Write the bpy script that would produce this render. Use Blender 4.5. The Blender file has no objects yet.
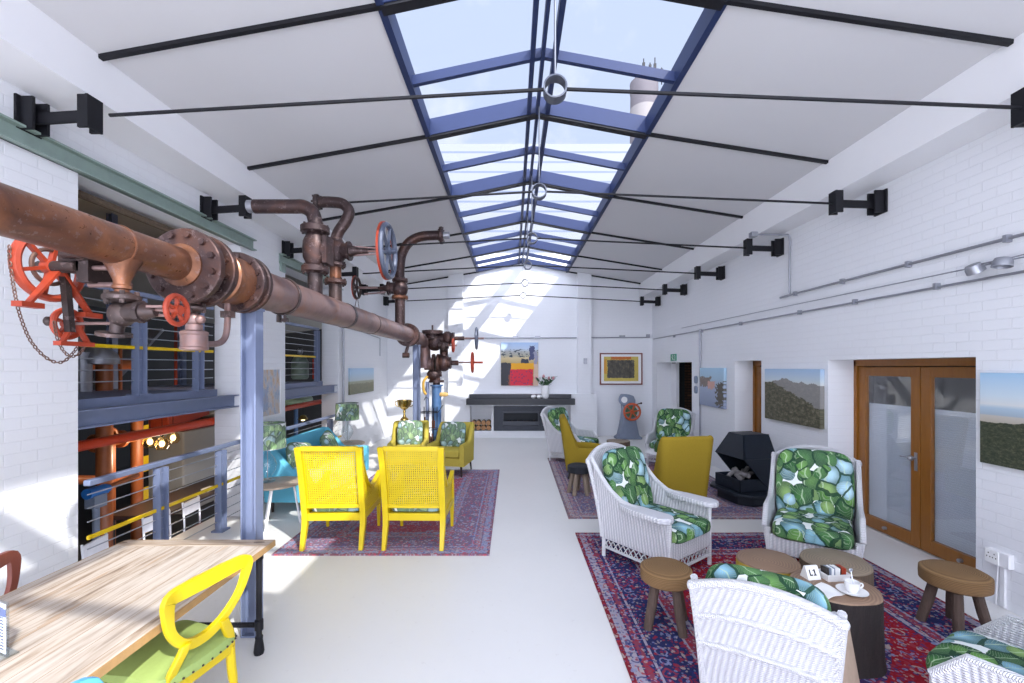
import bpy, bmesh, math, random
from mathutils import Vector, Matrix
random.seed(7)
scene = bpy.context.scene
C = scene.collection
R = math.radians
PI = math.pi

# ------------------------------------------------------------------ mesh helpers
def axm(p, d, up='Y'):
    """matrix at p whose z axis runs along d"""
    q = Vector(d).to_track_quat('Z', up)
    return Matrix.Translation(Vector(p)) @ q.to_matrix().to_4x4()

def trm(p, rx=0, ry=0, rz=0):
    return Matrix.Translation(Vector(p)) @ Matrix.Rotation(rz, 4, 'Z') @ Matrix.Rotation(ry, 4, 'Y') @ Matrix.Rotation(rx, 4, 'X')

def spline(pts, n=6, closed=False):
    P = [Vector(p) for p in pts]; out = []
    k = len(P)
    segs = k if closed else k - 1
    for i in range(segs):
        if closed:
            a, b, c, d = P[(i-1) % k], P[i], P[(i+1) % k], P[(i+2) % k]
        else:
            a, b, c, d = P[max(i-1, 0)], P[i], P[i+1], P[min(i+2, k-1)]
        for j in range(n):
            t = j / n
            out.append(0.5*((2*b)+(c-a)*t+(2*a-5*b+4*c-d)*t*t+(3*b-a-3*c+d)*t**3))
    if not closed: out.append(P[-1])
    return out

class MB:
    def __init__(s): s.v = []; s.f = []
    def add(s, vs, fs, M=None):
        b = len(s.v)
        for p in vs:
            p = Vector(p)
            s.v.append(M @ p if M is not None else p)
        s.f += [tuple(b+i for i in f) for f in fs]
        return s
    def box(s, c, d, M=None):
        x, y, z = d[0]/2, d[1]/2, d[2]/2
        vs = [(c[0]+a*x, c[1]+b*y, c[2]+e*z) for a in (-1, 1) for b in (-1, 1) for e in (-1, 1)]
        return s.add(vs, [(0,1,3,2),(4,6,7,5),(0,4,5,1),(2,3,7,6),(0,2,6,4),(1,5,7,3)], M)
    def span(s, lo, hi, M=None):
        return s.box([(lo[i]+hi[i])/2 for i in range(3)], [abs(hi[i]-lo[i]) for i in range(3)], M)
    def bar(s, p0, p1, w, h, up=(0,0,1), w1=None, h1=None):
        p0, p1 = Vector(p0), Vector(p1); d = (p1-p0).normalized(); up = Vector(up)
        if abs(d.dot(up)) > .98: up = Vector((0,1,0))
        sd = d.cross(up).normalized(); u = sd.cross(d).normalized()
        w1 = w if w1 is None else w1; h1 = h if h1 is None else h1
        vs = []
        for p, a, b in ((p0, w, h), (p1, w1, h1)):
            vs += [p-sd*a/2-u*b/2, p+sd*a/2-u*b/2, p+sd*a/2+u*b/2, p-sd*a/2+u*b/2]
        return s.add(vs, [(3,2,1,0),(4,5,6,7),(0,1,5,4),(1,2,6,5),(2,3,7,6),(3,0,4,7)])
    def loft(s, rings, closed=True, caps=True, loop=False):
        n = len(rings[0]); vs = [p for r in rings for p in r]; fs = []
        m = len(rings)
        for i in range(m if loop else m-1):
            i2 = (i+1) % m
            for j in range(n if closed else n-1):
                k = (j+1) % n
                fs.append((i*n+j, i*n+k, i2*n+k, i2*n+j))
        if caps and not loop:
            fs.append(tuple(range(n-1, -1, -1))); fs.append(tuple((m-1)*n+j for j in range(n)))
        return s.add(vs, fs)
    def cyl(s, p0, p1, r0, r1=None, n=16):
        r1 = r0 if r1 is None else r1
        p0, p1 = Vector(p0), Vector(p1); M = axm(p0, p1-p0); L = (p1-p0).length
        return s.lathe([(r0, 0), (r1, L)], n, M)
    def lathe(s, prof, n=24, M=None):
        rings = []
        for r, z in prof:
            r = max(r, 1e-4)
            rings.append([Vector((r*math.cos(2*PI*j/n), r*math.sin(2*PI*j/n), z)) for j in range(n)])
        if M is not None: rings = [[M @ p for p in r] for r in rings]
        return s.loft(rings)
    def tube(s, pts, r, n=8, closed=False):
        P = [Vector(p) for p in pts]; k = len(P)
        rs = r if isinstance(r, (list, tuple)) else [r]*k
        T = []
        for i in range(k):
            a = P[(i-1) % k] if closed else P[max(i-1, 0)]
            b = P[(i+1) % k] if closed else P[min(i+1, k-1)]
            T.append((b-a).normalized())
        u = T[0].orthogonal().normalized(); rings = []
        for i in range(k):
            u = (u - T[i]*u.dot(T[i])).normalized(); w = T[i].cross(u)
            rings.append([P[i]+(u*math.cos(2*PI*j/n)+w*math.sin(2*PI*j/n))*rs[i] for j in range(n)])
        return s.loft(rings, loop=closed)
    def prism(s, poly, depth, M=None):
        n = len(poly)
        vs = [(p[0], p[1], 0) for p in poly]+[(p[0], p[1], depth) for p in poly]
        fs = [tuple(range(n-1, -1, -1)), tuple(range(n, 2*n))]+[(i, (i+1) % n, n+(i+1) % n, n+i) for i in range(n)]
        return s.add(vs, fs, M)
    def torus(s, M, RR, r, n=32, m=8):
        pts = [M @ Vector((RR*math.cos(2*PI*i/n), RR*math.sin(2*PI*i/n), 0)) for i in range(n)]
        return s.tube(pts, r, m, closed=True)
    def sell(s, c, a, e1=.6, e2=.3, n=32, m=14, M=None):
        """rounded cushion (superellipsoid)"""
        def pw(v, e): return math.copysign(abs(v)**e, v)
        rings = []
        for i in range(1, m):
            ph = -PI/2+PI*i/m
            cz, sz = pw(math.cos(ph), e1), pw(math.sin(ph), e1)
            rings.append([Vector((c[0]+a[0]*cz*pw(math.cos(2*PI*j/n), e2), c[1]+a[1]*cz*pw(math.sin(2*PI*j/n), e2), c[2]+a[2]*sz)) for j in range(n)])
        if M is not None: rings = [[M @ p for p in r] for r in rings]
        return s.loft(rings)
    def sheet(s, fn, nu, nv, th):
        """surface fn(u,v) with thickness th (towards fn's own normal)"""
        top = []; bot = []
        G = [[Vector(fn(i/nu, j/nv)) for j in range(nv+1)] for i in range(nu+1)]
        for i in range(nu+1):
            for j in range(nv+1):
                du = G[min(i+1, nu)][j]-G[max(i-1, 0)][j]; dv = G[i][min(j+1, nv)]-G[i][max(j-1, 0)]
                nn = du.cross(dv)
                nn = nn.normalized() if nn.length > 1e-9 else Vector((0, 0, 1))
                top.append(G[i][j]+nn*th/2); bot.append(G[i][j]-nn*th/2)
        W = nv+1; N = len(top); fs = []
        for i in range(nu):
            for j in range(nv):
                a, b, c, d = i*W+j, i*W+j+1, (i+1)*W+j+1, (i+1)*W+j
                fs += [(a, b, c, d), (N+d, N+c, N+b, N+a)]
        edge = [i*W for i in range(nu+1)]+[nu*W+j for j in range(1, nv+1)]+[i*W+nv for i in range(nu-1, -1, -1)]+[j for j in range(nv-1, 0, -1)]
        for k in range(len(edge)):
            a, b = edge[k], edge[(k+1) % len(edge)]
            fs.append((a, b, N+b, N+a))
        return s.add(top+bot, fs)
    def build(s, name, mat, parent=None, smooth=35, bevel=0, seg=2, sub=0):
        me = bpy.data.meshes.new(name)
        me.from_pydata([tuple(v) for v in s.v], [], s.f)
        bm = bmesh.new(); bm.from_mesh(me)
        bmesh.ops.recalc_face_normals(bm, faces=bm.faces)
        bm.to_mesh(me); bm.free()
        for m in (mat if isinstance(mat, (list, tuple)) else [mat]): me.materials.append(m)
        if smooth:
            for p in me.polygons: p.use_smooth = True
            me.set_sharp_from_angle(angle=R(smooth))
        o = bpy.data.objects.new(name, me); C.objects.link(o)
        if parent: o.parent = parent
        if bevel:
            b = o.modifiers.new('bevel', 'BEVEL'); b.width = bevel; b.segments = seg; b.limit_method = 'ANGLE'; b.angle_limit = R(40)
        if sub:
            q = o.modifiers.new('sub', 'SUBSURF'); q.levels = sub; q.render_levels = sub
        return o

def thing(name, label, cat, loc=(0,0,0), rz=0, group=None, rx=0, ry=0):
    o = bpy.data.objects.new(name, None); C.objects.link(o)
    o.empty_display_size = .1
    o.location = loc; o.rotation_euler = (rx, ry, rz)
    o['label'] = label; o['category'] = cat
    if group: o['group'] = group
    return o
def tag(o, label, cat, group=None, kind=None):
    o['label'] = label; o['category'] = cat
    if group: o['group'] = group
    if kind: o['kind'] = kind
    return o
def struct(o, label=None):
    o['kind'] = 'structure'
    if label: o['label'] = label
    return o

# ------------------------------------------------------------------ material helpers
class NT:
    def __init__(s, name, col=(.8,.8,.8), rough=.5, metal=0.0, spec=.5):
        s.m = bpy.data.materials.new(name); s.m.use_nodes = True
        s.t = s.m.node_tree; s.b = s.t.nodes['Principled BSDF']; s.out = s.t.nodes['Material Output']
        s.b.inputs['Base Color'].default_value = (*col, 1); s.b.inputs['Roughness'].default_value = rough
        s.b.inputs['Metallic'].default_value = metal; s.b.inputs['Specular IOR Level'].default_value = spec
    def put(s, node, key, v):
        sk = node.inputs[key]
        if hasattr(v, 'is_linked') or isinstance(v, bpy.types.NodeSocket): s.t.links.new(v, sk)
        elif isinstance(v, (tuple, list)) and len(v) == 3 and sk.type == 'RGBA': sk.default_value = (*v, 1)
        else: sk.default_value = v
    def n(s, typ, inp=None, **kw):
        nd = s.t.nodes.new('ShaderNode'+typ)
        for k, v in kw.items(): setattr(nd, k, v)
        for k, v in (inp or {}).items(): s.put(nd, k, v)
        return nd
    def obj(s): return s.n('TexCoord').outputs['Object']
    def gen(s): return s.n('TexCoord').outputs['Generated']
    def map(s, vec, scale=(1,1,1), rot=(0,0,0), loc=(0,0,0)):
        return s.n('Mapping', {'Vector': vec, 'Scale': scale, 'Rotation': rot, 'Location': loc}).outputs[0]
    def sep(s, vec): return s.n('SeparateXYZ', {0: vec}).outputs
    def comb(s, x, y, z=0.0): return s.n('CombineXYZ', {0: x, 1: y, 2: z}).outputs[0]
    def ma(s, op, a, b=0.0, c=None):
        nd = s.n('Math', {0: a, 1: b}, operation=op)
        if c is not None: s.put(nd, 2, c)
        return nd.outputs[0]
    def mix(s, f, a, b, blend='MIX'):
        nd = s.n('Mix', data_type='RGBA', blend_type=blend)
        s.put(nd, 0, f); s.put(nd, 6, a); s.put(nd, 7, b)
        return nd.outputs[2]
    def ramp(s, f, stops, interp='LINEAR'):
        nd = s.n('ValToRGB', {0: f}); cr = nd.color_ramp; cr.interpolation = interp
        while len(cr.elements) < len(stops): cr.elements.new(.5)
        for e, (p, c) in zip(cr.elements, stops):
            e.position = p; e.color = (*c, 1) if len(c) == 3 else c
        return nd.outputs[0]
    def noise(s, vec, scale=5, detail=3, rough=.5, dist=0.0, out=0):
        return s.n('TexNoise', {'Vector': vec, 'Scale': scale, 'Detail': detail, 'Roughness': rough, 'Distortion': dist}).outputs[out]
    def vor(s, vec, scale=5, feat='F1', rnd=1.0):
        return s.n('TexVoronoi', {'Vector': vec, 'Scale': scale, 'Randomness': rnd}, feature=feat)
    def wave(s, vec, scale=5, dist=0, detail=2, dirn='X', typ='BANDS', prof='SIN'):
        nd = s.n('TexWave', {'Vector': vec, 'Scale': scale, 'Distortion': dist, 'Detail': detail}, wave_type=typ, wave_profile=prof)
        if typ == 'BANDS': nd.bands_direction = dirn
        else: nd.rings_direction = dirn
        return nd.outputs['Fac']
    def col(s, v): s.put(s.b, 'Base Color', v); return s
    def bump(s, h, strength=.3, dist=.01):
        s.put(s.b, 'Normal', s.n('Bump', {'Height': h, 'Strength': strength, 'Distance': dist}).outputs[0]); return s

def plain(name, col, rough=.5, metal=0.0, var=.12, scale=12, bump=0.0, spec=.5):
    q = NT(name, col, rough, metal, spec)
    v = q.obj(); f = q.noise(v, scale, 4)
    q.col(q.mix(f, tuple(c*(1-var) for c in col), tuple(min(1, c*(1+var)) for c in col)))
    if bump: q.bump(f, bump, .005)
    return q.m

def brick(name, u, v_, base=(.80,.81,.84)):
    """white painted brick; u, v_ = object axes that run along and up the wall"""
    q = NT(name, base, .55)
    x = q.sep(q.obj()); vec = q.comb(x[u], x[v_])
    nz = q.n('VectorMath', {0: vec, 1: q.n('VectorMath', {0: q.noise(vec, 6, 3, out=1), 'Scale': .012}, operation='SCALE').outputs[0]}, operation='ADD').outputs[0]
    b = q.n('TexBrick', {'Vector': nz, 'Color1': (.75,.75,.75), 'Color2': (1,1,1), 'Mortar': (0,0,0), 'Scale': 1.0, 'Mortar Size': .006, 'Mortar Smooth': .6, 'Brick Width': .225, 'Row Height': .086})
    h = q.mix(.25, b.outputs['Color'], q.noise(vec, 30, 4))
    big = q.noise(vec, 1.3, 4)
    c = q.mix(q.ma('MULTIPLY', big, .5), base, tuple(k*.93 for k in base))
    c = q.mix(q.ma('MULTIPLY', b.outputs['Fac'], .10), c, tuple(k*.72 for k in base))
    q.col(c).bump(q.mix(.35, h, q.noise(vec, 9, 5, .7)), .42, .014)
    return q.m

def glass(name, tint=(.93,.96,1), refl=.5, rough=0.0):
    q = NT(name); t = q.t
    tr = q.n('BsdfTransparent', {0: tint}); gl = q.n('BsdfGlossy', {'Roughness': rough})
    fr = q.ma('ADD', q.ma('MULTIPLY', q.ma('POWER', q.n('LayerWeight', {0: .5}).outputs['Facing'], 4.0), .9), .045)
    mx = q.n('MixShader', {0: q.ma('MULTIPLY', fr, refl), 1: tr.outputs[0], 2: gl.outputs[0]})
    t.links.new(mx.outputs[0], q.out.inputs[0]); t.nodes.remove(q.b)
    return q.m

def leaf_fabric(name, sc=5.0, pale=0.0):
    q = NT(name, (.8,.8,.8), .75, spec=.2)
    v = q.obj()
    wob = q.n('VectorMath', {0: q.noise(v, 6, 2, out=1), 'Scale': .09}, operation='SCALE').outputs[0]
    v = q.n('VectorMath', {0: v, 1: wob}, operation='ADD').outputs[0]
    def layer(scale, loc, lim):
        vv = q.map(v, (scale, scale*.9, scale*.8), (.5,.4,.6), loc)
        n1 = q.vor(vv, 1.0); ed = q.vor(vv, 1.0, 'DISTANCE_TO_EDGE').outputs['Distance']; ds = n1.outputs['Distance']
        rnd = q.sep(n1.outputs['Color'])
        hue = q.ramp(rnd[0], [(0, (.06,.18,.05)), (.20, (.14,.32,.07)), (.42, (.27,.44,.13)), (.60, (.10,.25,.075)), (.74, (.27,.52,.66)), (.88, (.44,.66,.77))], 'CONSTANT')
        dark = q.mix(.78, hue, (.012,.05,.028))
        off = q.n('VectorMath', {0: vv, 1: n1.outputs['Position']}, operation='SUBTRACT').outputs[0]
        ang = q.sep(off)
        vein = q.wave(q.comb(q.ma('ADD', ang[0], q.ma('ABSOLUTE', ang[1])), 0.0, 0.0), 3.6, 1.2, 1)
        leaf = q.mix(q.ramp(q.ma('ADD', ds, q.ma('MULTIPLY', vein, .16)), [(.18, (0,0,0)), (.62, (1,1,1))]), hue, dark)
        leaf = q.mix(q.ma('MULTIPLY', q.ma('GREATER_THAN', vein, .86), .4), leaf, q.mix(.5, hue, (.6,.72,.5)))
        leaf = q.mix(q.ma('MULTIPLY', q.ma('LESS_THAN', q.ma('ABSOLUTE', ang[1]), .022), .6), leaf, (.5,.64,.42))
        leaf = q.mix(q.ma('MULTIPLY', q.ma('LESS_THAN', ed, .055), .9), leaf, (.012,.05,.025))
        return leaf, q.ma('LESS_THAN', ds, lim)
    l1, m1 = layer(sc, (0,0,0), .71); l2, m2 = layer(sc*1.1, (3.3,1.7,.4), .42)
    c = q.mix(m1, (.76,.80,.78), l1); c = q.mix(m2, c, l2)
    if pale: c = q.mix(pale, c, (.80,.85,.78))
    q.col(c).bump(q.noise(v, 180, 2), .1, .002)
    return q.m

def rug(name, hx, hy, kind='red'):
    q = NT(name, (.3,.1,.1), .95, spec=.1)
    x = q.sep(q.obj()); ax = q.ma('ABSOLUTE', x[0]); ay = q.ma('ABSOLUTE', x[1])
    d = q.ma('MINIMUM', q.ma('SUBTRACT', hx, ax), q.ma('SUBTRACT', hy, ay))
    if kind == 'red':
        navy, field, pale, pink, edge = (.026,.03,.10), (.27,.012,.022), (.32,.29,.36), (.23,.05,.08), (.20,.018,.03)
    elif kind == 'faded':
        navy, field, pale, pink, edge = (.20,.15,.22), (.36,.09,.13), (.27,.29,.43), (.33,.24,.29), (.24,.11,.14)
    else:
        navy, field, pale, pink, edge = (.14,.12,.20), (.20,.10,.14), (.36,.32,.34), (.32,.20,.24), (.20,.14,.15)
    base = q.ramp(d, [(0, edge), (.03, pale), (.10, navy), (.115, pink), (.16, navy), (.19, pale), (.21, navy), (.48, pale), (.50, pink), (.56, navy), (.575, pale), (.62, navy), (.64, field)], 'CONSTANT')
    vec = q.comb(ax, ay)
    wob = q.n('VectorMath', {0: q.noise(vec, 9, 2, out=1), 'Scale': .05}, operation='SCALE').outputs[0]
    vw = q.n('VectorMath', {0: vec, 1: wob}, operation='ADD').outputs[0]
    infield = q.ma('GREATER_THAN', d, .64)
    # medallion in the field
    el = q.ma('ADD', q.ma('POWER', q.ma('DIVIDE', ax, hx*.42), 1.4), q.ma('POWER', q.ma('DIVIDE', ay, hy*.4), 1.4))
    base = q.mix(q.ma('MULTIPLY', q.ma('MULTIPLY', q.ma('LESS_THAN', el, 1.0), infield), .9), base, navy)
    base = q.mix(q.ma('LESS_THAN', el, .35), base, field)
    def motif(scale, r0, r1, pal, amt):
        nonlocal base
        n1 = q.vor(vw, scale); rnd = q.sep(n1.outputs['Color'])[0]
        mask = q.ma('MULTIPLY', q.ma('GREATER_THAN', n1.outputs['Distance'], r0), q.ma('LESS_THAN', n1.outputs['Distance'], r1))
        base = q.mix(q.ma('MULTIPLY', mask, amt), base, q.ramp(rnd, pal, 'CONSTANT'))
    cream = (.40,.33,.31)
    if kind == 'red': pal = [(0, (.32,.025,.04)), (.25, cream), (.42, (.03,.04,.15)), (.68, (.22,.24,.40)), (.84, (.3,.04,.06))]
    elif kind == 'faded': pal = [(0, (.50,.09,.13)), (.25, (.44,.38,.44)), (.5, (.14,.14,.30)), (.7, (.32,.35,.52)), (.85, (.34,.14,.18))]
    else: pal = [(0, (.34,.12,.14)), (.25, cream), (.5, (.12,.13,.26)), (.7, (.32,.33,.42)), (.85, (.35,.18,.15))]
    motif(9, .30, .40, pal, .8); motif(22, 0, .36, pal, .8); motif(42, .08, .42, pal, .65)
    q.col(base).bump(q.noise(q.obj(), 300, 2), .3, .004)
    return q.m

M = {}
M['wall_s'] = brick('white_brick_side', 1, 2)
M['wall_b'] = brick('white_brick_end', 0, 2)
M['plaster'] = plain('white_plaster', (.82,.82,.84), .7, var=.03, scale=2)
M['ceil'] = plain('ceiling_panel', (.62,.615,.63), .75, var=.03, scale=1.2)
def _floor():
    q = NT('white_floor_paint', (.8,.8,.8), .32)
    v = q.obj(); f = q.noise(v, .8, 5, .6); g = q.noise(v, 14, 4, .7)
    c = q.mix(f, (.80,.79,.77), (.72,.715,.70)); c = q.mix(q.ma('MULTIPLY', q.ma('GREATER_THAN', g, .66), .25), c, (.60,.58,.55))
    q.col(c); q.put(q.b, 'Roughness', q.ma('ADD', q.ma('MULTIPLY', g, .25), .25)); q.bump(g, .06, .004)
    return q.m
M['floor'] = _floor()
M['black_steel'] = plain('black_steel', (.010,.010,.013), .5, .0, spec=.25)
M['sky_frame'] = plain('blue_grey_frame', (.017,.029,.088), .5, .0, var=.06, spec=.3)
M['glass'] = glass('roof_glass', (.95,.97,1.0), .12)
M['pane'] = glass('door_glass', (.97,.98,.99), 1.6)
M['clear'] = glass('clear_glass', (.90,.94,.96), 1.2)
M['green_steel'] = plain('green_steel', (.26,.34,.30), .5, var=.15)
M['dark_steel'] = plain('dark_steel', (.10,.11,.14), .45, .4)
M['blue_steel'] = plain('blue_grey_paint', (.175,.21,.32), .45, .1, var=.08)
M['blue_dark'] = plain('blue_paint', (.07,.15,.30), .4, .1, var=.2)
M['steel_wire'] = plain('steel_wire', (.45,.47,.52), .35, .8)
M['steel'] = plain('galvanised_steel', (.36,.37,.41), .4, .7)
M['yellow_rail'] = plain('yellow_rail', (.72,.48,.0), .4)
M['yellow'] = plain('yellow_paint', (.70,.51,.004), .38, var=.06)
M['ochre'] = plain('ochre_fabric', (.50,.40,.07), .85, var=.12, scale=90, bump=.2, spec=.15)
M['mustard'] = plain('mustard_fabric', (.29,.20,.02), .85, var=.15, scale=120, bump=.2, spec=.15)
M['turq'] = plain('turquoise_fabric', (.13,.46,.62), .8, var=.08, scale=60, spec=.2)
M['leaf'] = leaf_fabric('leaf_print_fabric', 6.6)
M['leaf_pale'] = leaf_fabric('leaf_print_fabric_small', 9.0, .12)
M['red'] = plain('red_paint', (.33,.04,.014), .5, var=.35)
M['red_pipe'] = plain('red_pipe_paint', (.60,.05,.01), .35, var=.1)
M['orange_pipe'] = plain('orange_pipe_paint', (.35,.10,.03), .4, var=.25)
M['dark_leg'] = plain('dark_wood_leg', (.03,.022,.02), .4)
M['white_metal'] = plain('white_metal', (.80,.80,.82), .4)
M['white_china'] = plain('white_china', (.85,.85,.85), .2, var=.02)
M['paper'] = plain('white_paper', (.85,.85,.84), .8, var=.02)
M['black_cast'] = plain('black_cast_iron', (.010,.015,.024), .45, .0, var=.3, spec=.35)
M['black_fab'] = plain('black_cloth', (.012,.014,.02), .8)
M['green_cloth'] = plain('lime_green_cloth', (.34,.45,.13), .75, var=.08, scale=60)
M['grey_paint'] = plain('grey_blue_machine_paint', (.22,.26,.34), .45, .1, var=.12)
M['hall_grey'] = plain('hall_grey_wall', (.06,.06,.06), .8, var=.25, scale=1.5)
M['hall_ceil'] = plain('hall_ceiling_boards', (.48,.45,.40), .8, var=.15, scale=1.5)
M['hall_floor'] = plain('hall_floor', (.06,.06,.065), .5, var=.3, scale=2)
M['grey_room_floor'] = plain('grey_room_floor', (.5,.5,.5), .7)
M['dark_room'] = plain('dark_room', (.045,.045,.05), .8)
M['chain'] = plain('rusty_chain', (.16,.09,.07), .5, .5)
M['gold'] = plain('gold_metal', (.62,.44,.14), .25, 1.0)
def _pipe(name, a, b, c, rough):
    q = NT(name, a, rough, .55)
    v = q.obj(); f = q.noise(v, 3.2, 6, .65, .6); g = q.noise(v, 22, 4, .7)
    col = q.ramp(f, [(.28, a), (.5, b), (.68, c)])
    col = q.mix(q.ma('MULTIPLY', q.ma('GREATER_THAN', g, .60), .35), col, (.25,.19,.19))
    q.col(col); q.put(q.b, 'Roughness', q.ma('ADD', q.ma('MULTIPLY', g, .3), rough-.12)); q.bump(g, .15, .004)
    return q.m
M['copper'] = _pipe('coppery_brown_pipe', (.075,.042,.038), (.19,.08,.045), (.30,.125,.06), .29)
M['rust'] = _pipe('rust_brown_iron', (.032,.021,.021), (.060,.036,.035), (.115,.053,.037), .42)
M['rust_pale'] = _pipe('worn_brown_pipe', (.17,.105,.10), (.27,.18,.17), (.31,.165,.125), .42)
M['iron'] = _pipe('dark_iron', (.028,.022,.022), (.062,.044,.042), (.11,.066,.055), .4)
M['wheel_grey'] = plain('dark_blue_grey_wheel', (.085,.10,.145), .4, .2)
def _wicker(name, a, b, scale_u, scale_v, axis_mix=True):
    q = NT(name, (.82,.82,.84), .5)
    v = q.obj(); x = q.sep(v)
    s1 = q.wave(q.comb(q.ma('ADD', x[0], q.ma('MULTIPLY', x[1], .97)), 0.0, 0.0), scale_u, .4, 1)
    s2 = q.wave(q.comb(x[2], 0.0, 0.0), scale_v, .6, 1)
    h = q.ma('MULTIPLY', q.ma('ADD', s1, .25), q.ma('ADD', q.ma('MULTIPLY', s2, .6), .4))
    q.col(q.mix(h, a, b)).bump(h, .8, .012)
    return q.m
M['wicker'] = _wicker('white_wicker', (.46,.46,.51), (.84,.84,.86), 9.5, 22)
M['wicker_rim'] = _wicker('white_wicker_binding', (.68,.68,.72), (.86,.86,.88), 30, 18)
def _log(name, ring_a, ring_b):
    q = NT(name, ring_a, .6)
    v = q.obj(); x = q.sep(v)
    vv = q.n('VectorMath', {0: q.comb(x[0], x[1]), 1: q.n('VectorMath', {0: q.noise(v, 5, 3, out=1), 'Scale': .05}, operation='SCALE').outputs[0]}, operation='ADD').outputs[0]
    r = q.n('VectorMath', {0: vv}, operation='LENGTH').outputs['Value']
    w = q.wave(q.comb(r, 0.0, 0.0), 16, 1.2, 3)
    c = q.mix(w, ring_a, ring_b); c = q.mix(q.ma('MULTIPLY', q.noise(v, 4, 4), .5), c, tuple(k*.6 for k in ring_a))
    q.col(c)
    return q.m
M['log_end'] = _log('sawn_log_end', (.24,.15,.10), (.34,.22,.14))
M['log_grey'] = _log('weathered_log_end', (.23,.18,.13), (.33,.26,.18))
M['log_orange'] = _log('split_log_end', (.42,.20,.08), (.55,.30,.13))
def _bark(name, a, b):
    q = NT(name, a, .8); v = q.obj()
    f = q.noise(q.map(v, (9, 9, 1.6)), 3, 5, .7)
    q.col(q.mix(f, a, b)).bump(f, .8, .02)
    return q.m
M['bark_dark'] = _bark('dark_bark', (.007,.006,.007), (.03,.02,.018))
M['bark_brown'] = _bark('brown_bark', (.05,.035,.025), (.20,.14,.09))
M['bark_yellow'] = _bark('yellow_stripped_bark', (.42,.27,.02), (.55,.38,.05))
M['stool_leg'] = _bark('rough_stool_leg', (.035,.022,.02), (.15,.10,.075))
M['pale_leg'] = _bark('pale_stool_leg', (.16,.12,.09), (.32,.25,.19))
def _cord(name):
    q = NT(name, (.3,.17,.06), .8); v = q.obj(); x = q.sep(v)
    r = q.n('VectorMath', {0: q.comb(x[0], x[1])}, operation='LENGTH').outputs['Value']
    w = q.wave(q.comb(q.ma('ADD', r, x[2]), 0.0, 0.0), 28, .3, 1)
    q.col(q.mix(w, (.15,.08,.03), (.26,.15,.06))).bump(w, .5, .006)
    return q.m
M['cord'] = _cord('woven_cord')
def _plank(name):
    q = NT(name, (.6,.5,.4), .6)
    v = q.obj(); x = q.sep(v)
    pid = q.ma('FLOOR', q.ma('DIVIDE', x[0], .118)); rnd = q.n('TexWhiteNoise', {'W': pid}, noise_dimensions='1D').outputs['Value']
    vv = q.comb(q.ma('MULTIPLY', x[0], 16.0), q.ma('ADD', q.ma('MULTIPLY', x[1], 1.3), q.ma('MULTIPLY', rnd, 9)), x[2])
    g = q.noise(vv, 1.6, 6, .65, .5); g2 = q.noise(vv, .5, 3, .6)
    c = q.ramp(g, [(.30, (.17,.11,.065)), (.42, (.39,.30,.22)), (.55, (.54,.46,.38)), (.8, (.61,.56,.50))])
    c = q.mix(q.ma('MULTIPLY', rnd, .35), c, (.56,.52,.47)); c = q.mix(q.ma('MULTIPLY', q.ma('GREATER_THAN', g2, .64), .45), c, (.40,.23,.11))
    kn = q.vor(q.comb(q.ma('MULTIPLY', x[0], 5.0), q.ma('MULTIPLY', x[1], 2.4)), 1.0).outputs['Distance']
    c = q.mix(q.ma('MULTIPLY', q.ma('LESS_THAN', kn, .10), .8), c, (.13,.08,.05))
    gap = q.ma('LESS_THAN', q.ma('ABSOLUTE', q.ma('SUBTRACT', q.ma('FRACT', q.ma('DIVIDE', x[0], .118)), .5)), .485)
    c = q.mix(gap, (.30,.21,.13), c)
    q.col(c).bump(g, .15, .004)
    return q.m
M['plank'] = _plank('bleached_pine_planks')
def _plank_end(name):
    q = NT(name, (.6,.5,.4), .6); x = q.sep(q.obj())
    g = q.noise(q.comb(q.ma('MULTIPLY', x[0], 1.5), q.ma('MULTIPLY', x[1], 22.0)), 1.6, 6, .65, .5)
    c = q.ramp(g, [(.3, (.16,.10,.06)), (.45, (.36,.27,.19)), (.7, (.52,.44,.36))])
    kn = q.vor(q.comb(q.ma('MULTIPLY', x[0], 3.0), q.ma('MULTIPLY', x[1], 8.0)), 1.0).outputs['Distance']
    q.col(q.mix(q.ma('MULTIPLY', q.ma('LESS_THAN', kn, .12), .8), c, (.11,.065,.04))); return q.m
M['plank_end'] = _plank_end('bleached_end_board')
M['edge_wood'] = plain('sawn_pine_edge', (.42,.25,.10), .6, var=.25, scale=20)
def _wood(name, a, b):
    q = NT(name, a, .35); v = q.obj()
    f = q.noise(q.map(v, (14, 14, 1.5)), 2, 5, .6, .8)
    q.col(q.mix(f, a, b)); return q.m
M['door_wood'] = _wood('varnished_door_wood', (.20,.07,.008), (.33,.13,.02))
M['mahogany'] = _wood('red_brown_wood', (.15,.035,.025), (.24,.06,.04))
M['table_wood'] = plain('pale_oak_top', (.42,.33,.25), .5, var=.2, scale=20)
# ================================================================== THE SETTING
XL, XR, YB, YF = -3.63, 4.08, 12.8, -2.5
def st(name, mb, mat, parent=None, **k):
    o = mb.build(name, mat, parent, **k)
    if parent is None: struct(o)
    return o

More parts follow.
